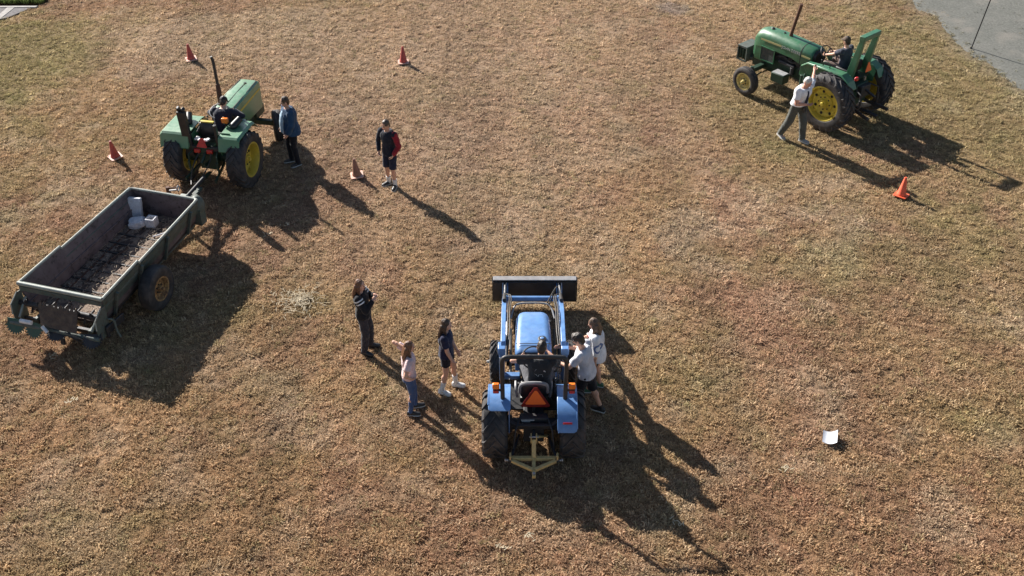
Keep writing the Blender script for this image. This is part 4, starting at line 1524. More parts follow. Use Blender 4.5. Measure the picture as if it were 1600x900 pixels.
# ------------------------------------------------------------------ manure spreader
def spreader():
    T = thing('manure_spreader', 'weathered green manure spreader wagon with toothed rear beater and rusty yellow wheels', 'wagon', (-8.17, 17.45, 0), R_(-17))
    y0, y1, zf, zt = -.80, 2.84, .56, 1.10           # rear, front, floor, top of walls
    hw = lambda y: .885 - (y - y0) / (y1 - y0) * .10     # half width at the top
    fl = lambda y: hw(y) - .16                            # half width at the floor
    # side walls: sloping sheets in two lengths, the rear one a little taller
    for s in (-1, 1):
        for (a, b, dz) in ((y0, .47, .055), (.475, y1, 0)):
            rs = []
            for y in (a, b):
                rs.append([Vector((s * fl(y), y, zf)), Vector((s * (fl(y) + .02), y, zf + .15)), Vector((s * hw(y), y, zt + dz)), Vector((s * (hw(y) + .03), y, zt + dz)), Vector((s * (fl(y) + .055), y, zf + .15)), Vector((s * (fl(y) + .03), y, zf))])
            m = MB()
            m.rings(rs)
            w = m.build('side_wall', M['boxwall'], T, sharp=20)
            # outer skin is green
            m = MB()
            rs = []
            for y in (a + .004, b - .004):
                rs.append([Vector((s * (fl(y) + .056), y, zf + .15)), Vector((s * (hw(y) + .032), y, zt + dz - .01)), Vector((s * (hw(y) + .046), y, zt + dz - .01)), Vector((s * (fl(y) + .07), y, zf + .15))])
            m.rings(rs)
            m.build('outer_panel', M['green_old'], w, sharp=20)
            m = MB()
            m.tube([(s * (hw(a) + .015), a, zt + dz + .015), (s * (hw(b) + .015), b, zt + dz + .015)], .028, n=8)
            m.build('top_rail', M['rail'], T)
            # lengthwise rib pressed in the sheet
            m = MB()
            m.bar((s * (fl(a) + .12), a, zf + .36), (s * (fl(b) + .12), b, zf + .36), .05, .05)
            m.build('wall_rib', M['green_old'], w, bev=.01)
            m = MB()
            m.bar((s * (fl(a) + .035), a, zf + .20), (s * (fl(b) + .035), b, zf + .20), .035, .05)
            m.build('inner_rib', M['boxwall'], w, bev=.01)
        m = MB()
        m.bar((s * (hw(.47) + .015), .44, zt + .07), (s * (hw(.47) + .015), .50, zt + .01), .06, .03)
        m.build('rail_joint', M['rail'], T)
        # uprights outside
        for y in (2.45, 1.5, .5, -.4):
            m = MB()
            m.bar((s * (fl(y) + .05), y, zf - .08), (s * (hw(y) + .075), y, zt - .04), .06, .05, up=(0, 1, 0))
            m.build('stake', M['green_old'], T, bev=.008)
        m = MB()
        m.bar((s * .60, y0 - .2, .44), (s * .56, y1 + .05, .44), .07, .15)
        m.build('frame_rail', M['green_old'], T, bev=.01)
    # front wall
    m = MB()
    y = y1
    m.rings([[Vector((-fl(y), y, zf - .09)), Vector((fl(y), y, zf - .09)), Vector((hw(y), y, zt)), Vector((-hw(y), y, zt))],
             [Vector((-fl(y), y + .03, zf - .09)), Vector((fl(y), y + .03, zf - .09)), Vector((hw(y), y + .03, zt)), Vector((-hw(y), y + .03, zt))]])
    m.build('front_wall', M['boxwall'], T)
    m = MB()
    m.tube([(-hw(y) - .015, y - .12, zt + .015), (-hw(y) - .0, y, zt + .015), (-hw(y) + .10, y + .015, zt + .015), (hw(y) - .10, y + .015, zt + .015), (hw(y), y, zt + .015), (hw(y) + .015, y - .12, zt + .015)], .028, n=8, smooth=2)
    m.build('top_rail', M['rail'], T)
    # floor of planks with apron slats across
    n = 8
    FL = lambda y: fl(y) + .025
    m = MB()
    m.hexa([Vector((-fl(y0) - .02, y0 + .06, zf - .075)), Vector((fl(y0) + .02, y0 + .06, zf - .075)), Vector((fl(y1) + .02, y1, zf - .075)), Vector((-fl(y1) - .02, y1, zf - .075)),
            Vector((-fl(y0) - .02, y0 + .06, zf - .055)), Vector((fl(y0) + .02, y0 + .06, zf - .055)), Vector((fl(y1) + .02, y1, zf - .055)), Vector((-fl(y1) - .02, y1, zf - .055))])
    m.build('under_pan', M['iron'], T)
    for k in range(n):
        f0 = -1 + 2 * k / n
        f1 = -1 + 2 * (k + 1) / n
        m = MB()
        g = .006
        a, b = y0 + .05, y1 - .01
        m.rings([[Vector((f0 * FL(a) + g, a, zf - .05)), Vector((f1 * FL(a) - g, a, zf - .05)), Vector((f1 * FL(a) - g, a, zf - .012 + .004 * (k % 3))), Vector((f0 * FL(a) + g, a, zf - .012 + .004 * (k % 3)))],
                 [Vector((f0 * FL(b) + g, b, zf - .05)), Vector((f1 * FL(b) - g, b, zf - .05)), Vector((f1 * FL(b) - g, b, zf - .012 + .004 * (k % 3))), Vector((f0 * FL(b) + g, b, zf - .012 + .004 * (k % 3)))]])
        m.build('floor_plank', M['boards'], T)
    slat = None
    for k in range(11):
        yy = y0 + .18 + k * .32
        if slat is None:
            m = MB()
            m.box((0, 0, 0), (1.36, .035, .022))
            slat = m.build('apron_slat', M['iron'], T, bev=.004, loc=(0, yy, zf + .008))
        else:
            c = slat.copy()
            COL.objects.link(c)
            c.location = (0, yy, zf + .008)
    for s in (-1, 1):
        m = MB()
        m.bar((s * .50, y0 + .1, zf + .004), (s * .48, y1 - .02, zf + .004), .03, .02)
        m.build('apron_chain', M['rust'], T)
    # sticks, manure crumbs and straw on the floor
    m = MB()
    for k in range(3200):
        x = rng.uniform(-.66, .66)
        yv = rng.uniform(y0 + .1, y1 - .15)
        if rng.random() > .12 + .88 * max(0, (x + .1) / .7) ** 1.6:
            continue
        l = rng.uniform(.02, .10)
        b = rng.normal(.3, .9) + 1.57
        d = Vector((math.cos(b), math.sin(b), rng.uniform(-.2, .2))) * l / 2
        c = Vector((x, yv, zf + .035 + rng.uniform(0, .03)))
        m.bar(c - d, c + d, rng.uniform(.003, .006), .004)
    hay = m.build('bedding_straw', surf('dirty_straw', (0.50, 0.41, 0.31), .85, dust=.4, dustcol=(.16, .11, .08), scale=9, var=.3, bump=0), T, smooth=False, merge=False)
    hay['kind'] = 'stuff'
    m = MB()
    for k in range(170):
        x, yv = rng.uniform(-.68, .68), rng.uniform(y0 + .1, y1 - .06)
        r = rng.uniform(.010, .032)
        m.ball((x, yv, zf + .012), (r, r * rng.uniform(.6, 1.3), r * .6), nu=6, nv=4)
    cr = m.build('manure_crumbs', surf('dark_manure', (0.085, 0.06, 0.048), .95, dust=.4, dustcol=(.12, .085, .06), scale=12, bump=.7, bscale=60), T, merge=False)
    cr['kind'] = 'stuff'
    # matted layer of manure over the boards, uneven and thicker to the right
    m = MB()
    nx, ny = 34, 84
    vs = []
    for i in range(nx + 1):
        for j in range(ny + 1):
            yv = y0 + .08 + (y1 - .1 - y0) * j / ny
            x = (-1 + 2 * i / nx) * (fl(yv) - .01)
            hgt = .018 * mnoise.noise(Vector((x * 5, yv * 4, 1))) + .016 * mnoise.noise(Vector((x * 16, yv * 14, 5))) + .010 * mnoise.noise(Vector((x * 40, yv * 40, 7)))
            vs.append((x, yv, zf - .004 + .03 * max(0, x + .2) + hgt))
    m.add(vs, [(i * (ny + 1) + j, (i + 1) * (ny + 1) + j, (i + 1) * (ny + 1) + j + 1, i * (ny + 1) + j + 1) for i in range(nx) for j in range(ny)])
    lay = m.build('manure_layer', surf('matted_manure', (0.135, 0.095, 0.075), .95, dust=.8, dustcol=(.30, .23, .17), scale=14, bump=.9, bscale=70, var=.5), T, sharp=180)
    lay['kind'] = 'stuff'
    for pts in ([(.45, 1.0, .60), (.40, 1.5, .62), (.47, 1.95, .63)], [(.15, 2.0, .60), (.45, 2.25, .64), (.60, 2.3, .62)], [(-.3, .2, .59), (-.25, 1.0, .6), (-.12, 1.5, .6)], [(.52, .6, .6), (.42, 1.2, .66), (.5, 1.4, .62)]):
        m = MB()
        m.tube(pts, .016, n=6, smooth=2)
        m.build('stick', M['boards'] if pts[0][0] < 0 else M['concrete'], T)
    # rear frame: bar across, arched side plates, beater, wide spread auger
    m = MB()
    m.tube([(-hw(y0) - .02, y0, zt + .075), (hw(y0) + .02, y0, zt + .075)], .042, n=10)
    m.build('rear_bar', M['rail'], T)
    m = MB()
    m.tube([(-hw(y0) + .02, y0 + .07, zt + .05), (hw(y0) - .02, y0 + .07, zt + .05)], .022, n=8)
    m.build('rear_bar', M['green_old'], T)
    m = MB()
    m.bar((-hw(y0), y0 - .01, zt - .03), (hw(y0), y0 - .01, zt - .03), .03, .10)
    m.build('rear_panel', M['green_old'], T, bev=.006)
    for s in (-1, 1):
        m = MB()
        m.prism([(y0 + .02, .40), (y0 + .02, 1.02), (y0 - .10, 1.03), (y0 - .32, .90), (y0 - .34, .70), (y0 - .32, .44)], (0, 1, 0), (0, 0, 1), (s * .90, 0, 0), .02)
        m.build('side_plate', M['green_old'], T, bev=.004)
        m = MB()
        m.tube([(s * .905, y0 - .09, 1.04), (s * .905, y0 - .32, .905), (s * .905, y0 - .345, .70)], .014, n=6)
        m.build('plate_edge', M['rail'], T)
        m = MB()
        m.bar((s * .80, y0 - .02, .90), (s * .78, y0 - .34, .64), .035, .04)
        m.build('brace', M['rail'], T, bev=.006)
    # main beater with finger paddles
    m = MB()
    m.cyl((-.90, y0 - .10, .80), (.90, y0 - .10, .80), .055, n=16)
    bt = m.build('beater', M['iron'], T)
    for k in range(18):
        x = -.80 + 1.6 * k / 17
        a = k * 2.1
        d = Vector((0, math.cos(a), math.sin(a)))
        m = MB()
        m.bar(Vector((x, y0 - .10, .80)) + d * .04, Vector((x, y0 - .10, .80)) + d * .16, .05, .012, up=(1, 0, 0))
        m.build('beater_tooth', M['iron'], bt)
    # beater cover plate, torn edge, matted with hay
    m = MB()
    outline = [(-.36, 1.02)] + [(-.36 + .042 * k, 1.03 + (.06 if k % 2 else 0) + .04 * math.sin(k * 2.3)) for k in range(1, 20)] + [(.48, .99), (.50, .64), (-.26, .64)]
    m.prism(outline, (1, 0, 0), Vector((0, .5, .86)).normalized(), (0, y0 - .62, .0 - .02), .02)
    for i, v in enumerate(m.v):
        m.v[i] = (v[0], v[1] - .12, v[2] + .08)
    m.build('hay_matted_plate', surf('hay_matted_iron', (0.075, 0.055, 0.045), .9, dust=.6, dustcol=(.16, .12, .085), scale=9, bump=.8, bscale=50), T)
    # wide spread shaft with toothed paddle discs
    m = MB()
    m.cyl((-.98, y0 - .38, .52), (.95, y0 - .38, .52), .045, n=14)
    sh = m.build('spreader_shaft', M['green_old'], T)
    def paddle(x, ry, rz_, r, mat='paddle'):
        m = MB()
        pts = []
        nt = 11
        for k in range(nt * 2):
            a = math.pi * (1.02 + 1.0 * k / (nt * 2))
            rr = r * (1.0 if k % 2 else .76)
            pts.append((rr * math.cos(a), rr * math.sin(a)))
        pts += [(r * .75, .10), (-r * .75, .10)]
        m.prism(pts, (1, 0, 0), (0, 0, 1), (0, 0, 0), .012)
        return m.build('paddle', M[mat], sh, loc=(x, y0 - .40, .52), rot=(ry, 0, rz_))
    M['paddle'] = surf('green_paddle_paint', (0.02, 0.085, 0.065), .55, dust=.4, dustcol=(.08, .08, .065), scale=6, wear=.34, wearcol=(.05, .03, .025))
    paddle(-.86, -.45, .10, .22)
    paddle(-.46, -.5, -.15, .23)
    paddle(.05, -1.2, .2, .22, 'iron')
    paddle(.42, .9, -.3, .22, 'iron')
    paddle(.80, -.9, .3, .20, 'iron')
    m = MB()
    m.cyl((-.68, y0 - .44, .66), (-.44, y0 - .44, .66), .042)
    m.cyl((-.20, y0 - .46, .64), (-.08, y0 - .50, .56), .035)
    m.build('shaft_sleeve', M['white'], T)
    # tail frame down to the hanging skid, brackets
    m = MB()
    m.bar((.05, y0 - .30, .50), (.05, y0 - .34, .18), .08, .05)
    m.bar((-.95, y0 - .10, .42), (.95, y0 - .10, .42), .07, .08)
    m.tube([(.05, y0 - .30, .46), (.25, y0 - .42, .52), (.45, y0 - .42, .46), (.55, y0 - .34, .28)], .022, n=6, smooth=2)
    m.build('tail_frame', M['iron'], T, bev=.006)
    m = MB()
    m.tube([(.93, y0 - .02, .74), (1.02, y0 + .05, .70), (1.05, y0 + .0, .50), (1.12, y0 - .02, .36)], .022, n=8, smooth=2)
    m.build('control_lever', M['green_old'], T)
    m = MB()                                            # chain case at the right flank
    m.bar((.95, y0 - .15, .56), (.95, y0 + .40, .50), .05, .17)
    m.build('chain_case', M['iron'], T, bev=.02)
    # rounded green drive shield at the front right corner
    m = MB()
    m.ball((.66, y1 + .16, .84), (.16, .18, .24))
    m.box((.66, y1 + .12, .62), (.26, .2, .36))
    m.build('drive_shield', M['green_old'], T, sharp=60)
    m = MB()
    m.box((.42, y1 + .10, 1.06), (.16, .12, .08))
    m.build('gear_cover', M['rail'], T, bev=.02)
    # axle and wheels
    m = MB()
    m.bar((-1.0, .62, .42), (1.0, .62, .42), .10, .10)
    m.build('axle', M['iron'], T, bev=.01)
    for s in (-1, 1):
        wheel(T, (s * 1.03, .62, .46), s, .46, .28, .235, M['rust_rim'], style='plain', dish=.4, hub_r=.07, rear=False, bolts=6)
    m = MB()
    pts = []
    for k in range(9):
        a = R_(52 + 6 * k)
        pts.append(((.442) * math.cos(a), (.442) * math.sin(a)))
    # drawbar, drive shaft, jack stand
    m = MB()
    m.bar((-.50, y1, .44), (-.06, y1 + 1.05, .44), .08, .10)
    m.bar((.50, y1, .44), (.06, y1 + 1.05, .44), .08, .10)
    m.bar((0, y1 + .95, .44), (0, y1 + 1.35, .46), .10, .06)
    m.build('drawbar', M['green_old'], T, bev=.01)
    m = MB()
    m.cyl((0.12, y1 + .0, .66), (0.05, y1 + 1.5, .66), .04)
    m.build('drive_shaft', M['iron'], T)
    m = MB()
    m.cyl((-.32, y1 + .62, .10), (-.32, y1 + .62, .86), .045)
    m.box((-.32, y1 + .62, .10), (.2, .2, .03))
    m.tube([(-.32, y1 + .62, .84), (-.20, y1 + .62, .86), (-.10, y1 + .66, .86), (-.06, y1 + .66, .95)], .018, n=6)
    m.build('jack_stand', M['rust'], T, bev=.006)
    m = MB()
    m.lathe([(.055 + .014 * math.cos(a), .014 * math.sin(a)) for a in [2 * math.pi * k / 8 for k in range(8)]], c=(.0, y1 + .55, .92), axis=(1, .2, .1), n=20)
    m.bar((-.2, y1 + .5, .86), (-.05, y1 + .54, .88), .03, .03)
    m.build('hitch_ring', M['greymetal'], T)
    return T

def block(name, label, loc, rot, d, hollow=False):
    m = MB()
    if hollow:
        a, b, h = d[0] / 2, d[1] / 2, d[2] / 2
        t = .035
        o = [(-a, -b), (a, -b), (a, b), (-a, b)]
        i = [(-a + t, -b + t), (a - t, -b + t), (a - t, b - t), (-a + t, b - t)]
        vs = [(x, y, -h) for x, y in o] + [(x, y, h) for x, y in o] + [(x, y, -h) for x, y in i] + [(x, y, h) for x, y in i]
        fs = []
        for k in range(4):
            k2 = (k + 1) % 4
            fs += [(k, k2, 4 + k2, 4 + k), (8 + k2, 8 + k, 12 + k, 12 + k2), (4 + k, 4 + k2, 12 + k2, 12 + k), (k2, k, 8 + k, 8 + k2)]
        m.add(vs, fs)
    else:
        m.box((0, 0, 0), d)
    o = m.build(name, M['concrete'], None, bev=.012, loc=loc, rot=rot)
    return tag(o, label, 'block', 'white concrete blocks lying in the spreader')

def spreader_load(T):
    MW = Matrix.Translation(T.location) @ Euler((0, 0, T.rotation_euler.z)).to_matrix().to_4x4()
    at = lambda x, y, z: MW @ Vector((x, y, z))
    rz = T.rotation_euler.z
    block('concrete_slab', 'tall white concrete slab leaning upright against the front left corner of the spreader', at(-.60, 2.62, .80), (R_(-14), 0, rz + R_(8)), (.28, .10, .44))
    block('concrete_block', 'white concrete block with a square hole on top, right of the leaning slab', at(-.12, 2.42, .66), (0, 0, rz + R_(4)), (.21, .21, .20), True)
    # broken block: an uneven lump
    bm = bmesh.new()
    bmesh.ops.create_icosphere(bm, subdivisions=3, radius=.5)
    for v in bm.verts:
        d = v.co.normalized()
        k = 1 / max(abs(d.x), abs(d.y), abs(d.z)) ** .75
        k *= 1 + .22 * mnoise.noise(d * 2.3)
        v.co = Vector((d.x * .30, d.y * .22, d.z * .17)) * k * .56
    me = bpy.data.meshes.new('broken_block')
    bm.to_mesh(me)
    bm.free()
    me.materials.append(M['concrete'])
    o = bpy.data.objects.new('broken_block', me)
    COL.objects.link(o)
    o.location = at(-.40, 2.30, .645)
    o.rotation_euler = (.12, -.1, rz + .4)
    tag(o, 'broken white concrete lump lying between the slab and the holed block', 'block', 'white concrete blocks lying in the spreader')

# ------------------------------------------------------------------ cones, paper, pole
def cone(loc, rz, mat, label, lean=(0, 0), h=.46):
    T = thing('traffic_cone', label, 'traffic cone', loc, rz, 'traffic cones marking the driving course', lean)
    m = MB()
    pr = [(0.108, .02), (.108, .045), (.098, .06), (.030, h - .01), (.024, h), (.012, h), (.012, h - .02), (.085, .04), (.085, .02)]
    m.lathe(pr, axis=(0, 0, 1), n=28)
    m.build('cone_body', mat, T)
    m = MB()
    m.rings([[Vector((a, b, z)) for a, b in round_rect(.30, .30, .04)] for z in (0.0, .022)])
    m.build('cone_base', M['cone_base'] if mat != M['cone_orange'] else M['cone_orange'], T, bev=.004)
    return T

def small_things():
    z = 0.02
    cone((-8.93, 29.0, z), .4, M['cone_red'], 'faded red traffic cone just beyond the tall black exhaust of the hitched tractor', (.03, -.06))
    cone((-2.98, 28.73, z), .1, M['cone_red'], 'dark red traffic cone far out on open grass beyond the person with one red sleeve', (0, .0))
    cone((-9.54, 23.61, z), .7, M['cone_red'], 'red traffic cone with pale base plate beside the spreader front, left of the hitched tractor', (.04, -.10))
    cone((-3.62, 22.69, z), .2, M['cone_brown'], 'weathered brown traffic cone beside the person in red and black jacket', (.03, -.08))
    cone((8.86, 21.69, z), .9, M['cone_orange'], 'bright orange traffic cone at the shadow tip of the person in white shirt and tie', (.0, .09))
    # curled sheet of paper
    m = MB()
    n = 10
    top, bot = [], []
    for i in range(n + 1):
        for j in range(n + 1):
            u, w = i / n - .5, j / n - .5
            zz = .035 + .20 * (u + .08) ** 2 + .02 * w * u + .05 * (w - .1) ** 2
            top.append(Vector((u * .24, w * .30, zz)))
    vs = top + [p - Vector((0, 0, .004)) for p in top]
    fs = []
    q = n + 1
    for i in range(n):
        for j in range(n):
            a = i * q + j
            fs += [(a, a + q, a + q + 1, a + 1), (len(top) + a, len(top) + a + 1, len(top) + a + q + 1, len(top) + a + q)]
    m.add(vs, fs)
    m.v = [(x, y, zz) for x, y, zz in m.v]
    o = m.build('paper_sheet', M['paper'], None, loc=(5.45, 13.88, 0.0), rot=(0.05, -.10, R_(-16)), merge=False)
    tag(o, 'curled white sheet of paper lying alone on the grass', 'paper')
    # thin leaning steel pole on the edge of the gravel
    T = thing('steel_pole', 'thin dark leaning pole standing at the edge of the grey gravel', 'pole', (13.02, 29.48, 0))
    m = MB()
    m.cyl((0, 0, -.1), (.62, .05, 4.6), .018, .016, n=10)
    m.build('pole_shaft', M['iron'], T)
    m = MB()
    m.cyl((0, 0, -.02), (0, 0, .03), .035, .03, n=12)
    m.build('pole_foot', M['iron'], T)
# ------------------------------------------------------------------ people
def cloth(name, base, rough=.85, var=.2, print_=None, wr=14.0):
    """fabric: weave-fine relief, soft fold relief, optional flat print (ellipse region in garment space)"""
    m, N, L, P = mat_new(name)
    vec = coords(N, L)
    f, raw = noise_fac(N, L, 7, .3, .7, vec=vec)
    col = mixrgb(N, L, f, tuple(c * (1 - var) for c in base), tuple(min(1, c * (1 + var)) for c in base))
    for pr in (print_ or []):
        # pr: (axis sign on y, centre x, centre z, rx, rz, colour, kind)
        sy, cx, cz, rx, rz, pc, kind = pr
        sp = N.new('ShaderNodeSeparateXYZ')
        L.new(vec, sp.inputs[0])
        def math_(op, a, b=None):
            q = N.new('ShaderNodeMath')
            q.operation = op
            for i, v in enumerate((a, b)):
                if v is None:
                    continue
                if hasattr(v, 'is_output'):
                    L.new(v, q.inputs[i])
                else:
                    q.inputs[i].default_value = v
            return q.outputs[0]
        src = sp.outputs[0] if kind != 'side' else sp.outputs[1]
        nrm = sp.outputs[1] if kind != 'side' else sp.outputs[0]
        u = math_('DIVIDE', math_('SUBTRACT', src, cx), rx)
        w = math_('DIVIDE', math_('SUBTRACT', sp.outputs[2], cz), rz)
        rr = math_('SQRT', math_('ADD', math_('MULTIPLY', u, u), math_('MULTIPLY', w, w)))
        inside = math_('LESS_THAN', rr, 1.0)
        if kind in ('ring', 'side'):
            inside = math_('MULTIPLY', inside, math_('GREATER_THAN', rr, .55))
        elif kind == 'scrawl':
            t = N.new('ShaderNodeTexNoise')
            t.inputs['Scale'].default_value = 5.5
            t.inputs['Distortion'].default_value = 1.2
            L.new(vec, t.inputs['Vector'])
            band = math_('LESS_THAN', math_('ABSOLUTE', math_('SUBTRACT', t.outputs['Fac'], .5)), .012)
            inside = math_('MULTIPLY', inside, band)
        inside = math_('MULTIPLY', inside, math_('GREATER_THAN', math_('MULTIPLY', nrm, sy), .0))
        col = mixrgb(N, L, inside, col, pc)
    L.new(col, P.inputs['Base Color'])
    P.inputs['Roughness'].default_value = rough
    P.inputs['Specular IOR Level'].default_value = .2
    P.inputs['Sheen Weight'].default_value = .15
    w1 = N.new('ShaderNodeTexNoise')
    w1.inputs['Scale'].default_value = wr
    w1.inputs['Detail'].default_value = 3
    w1.inputs['Distortion'].default_value = 1.2
    L.new(vec, w1.inputs['Vector'])
    b = N.new('ShaderNodeBump')
    b.inputs['Strength'].default_value = .6
    b.inputs['Distance'].default_value = .025
    L.new(w1.outputs['Fac'], b.inputs['Height'])
    L.new(b.outputs[0], P.inputs['Normal'])
    return m

def skin_mat(name, base):
    m, N, L, P = mat_new(name)
    vec = coords(N, L)
    f, _ = noise_fac(N, L, 16, .3, .7, vec=vec)
    L.new(mixrgb(N, L, f, tuple(c * k for c, k in zip(base, (.95, .85, .8))), base), P.inputs['Base Color'])
    P.inputs['Roughness'].default_value = .55
    P.inputs['Subsurface Weight'].default_value = .08
    P.inputs['Subsurface Radius'].default_value = (.01, .004, .002)
    return m

def hair_mat(name, base, lite):
    m, N, L, P = mat_new(name)
    vec = coords(N, L, (1, 1, .12))
    f, raw = noise_fac(N, L, 70, .35, .65, detail=4, vec=vec)
    L.new(mixrgb(N, L, f, base, lite), P.inputs['Base Color'])
    P.inputs['Roughness'].default_value = .45
    b = N.new('ShaderNodeBump')
    b.inputs['Strength'].default_value = .8
    b.inputs['Distance'].default_value = .01
    L.new(raw, b.inputs['Height'])
    L.new(b.outputs[0], P.inputs['Normal'])
    return m

SKIN = skin_mat('skin', (.60, .36, .26))
SKIN_PINK = skin_mat('rosy_skin', (.56, .30, .22))
HAIR = {'brown': hair_mat('brown_hair', (.030, .017, .010), (.085, .048, .028)), 'auburn': hair_mat('auburn_hair', (.085, .035, .018), (.20, .095, .05)),
        'dark': hair_mat('dark_hair', (.014, .009, .007), (.04, .026, .018)), 'light': hair_mat('light_brown_hair', (.062, .037, .023), (.15, .095, .062)),
        'white': hair_mat('white_hair', (.42, .40, .38), (.68, .66, .64)), 'short': hair_mat('short_brown_hair', (.045, .028, .018), (.10, .065, .045))}
EYE = surf('dark_eye', (.02, .014, .01), .2, dust=0, bump=0)
LIP = surf('lips', (.36, .13, .11), .5, dust=0, bump=0)
SOLE = surf('white_sole', (.66, .66, .64), .7, dust=.3, scale=20)

def remeshed(mb, name, mat, voxel, smooth=4, dec=None, disp=0.0, dscale=10, seed=0, stretch=(1, 1, 1)):
    """union of the overlapping shapes as one continuous surface"""
    me0 = bpy.data.meshes.new(name)
    me0.from_pydata(mb.v, [], mb.f)
    bm = bmesh.new()
    bm.from_mesh(me0)
    bmesh.ops.recalc_face_normals(bm, faces=bm.faces)
    bm.to_mesh(me0)
    bm.free()
    o = bpy.data.objects.new(name, me0)
    COL.objects.link(o)
    r = o.modifiers.new('r', 'REMESH')
    r.mode = 'VOXEL'
    r.voxel_size = voxel
    s = o.modifiers.new('s', 'SMOOTH')
    s.factor = .5
    s.iterations = smooth
    if dec:
        d = o.modifiers.new('d', 'DECIMATE')
        d.ratio = dec
    dg = bpy.context.evaluated_depsgraph_get()
    me = bpy.data.meshes.new_from_object(o.evaluated_get(dg))
    bpy.data.objects.remove(o)
    bpy.data.meshes.remove(me0)
    me.name = name
    if disp:
        n = len(me.vertices)
        co = np.empty(n * 3)
        no = np.empty(n * 3)
        me.vertices.foreach_get('co', co)
        me.vertices.foreach_get('normal', no)
        co, no = co.reshape(-1, 3), no.reshape(-1, 3)
        off = Vector((seed * 3.1, seed * 1.7, 0))
        h = np.array([mnoise.noise(Vector((c[0] * dscale * stretch[0], c[1] * dscale * stretch[1], c[2] * dscale * stretch[2])) + off) for c in co])
        co = co + no * (h * disp)[:, None]
        me.vertices.foreach_set('co', co.ravel())
    me.shade_smooth()
    me.materials.clear()
    me.materials.append(mat)
    me.update()
    return me

def child(name, me, parent, label=None):
    o = bpy.data.objects.new(name, me)
    COL.objects.link(o)
    o.parent = parent
    if label:
        o['label'] = label
    return o

def ik(S, T, a, b, hint):
    d = T - S
    L = d.length
    if L > (a + b) * .995:
        T = S + d.normalized() * (a + b) * .995
        d = T - S
        L = d.length
    if L < abs(a - b) + .02:
        L = abs(a - b) + .02
    dh = d.normalized()
    x = (a * a - b * b + L * L) / (2 * L)
    h = math.sqrt(max(a * a - x * x, 0))
    n = (hint - dh * hint.dot(dh))
    n = n.normalized() if n.length > 1e-4 else Vector((0, 0, 1))
    return S + dh * x + n * h, T

def oval(c, r, f, a, b, n=20, p=2.3):
    out = []
    for k in range(n):
        t = 2 * math.pi * k / n
        ct, st = math.cos(t), math.sin(t)
        out.append(c + r * (a * math.copysign(abs(ct) ** (2 / p), ct)) + f * (b * math.copysign(abs(st) ** (2 / p), st)))
    return out

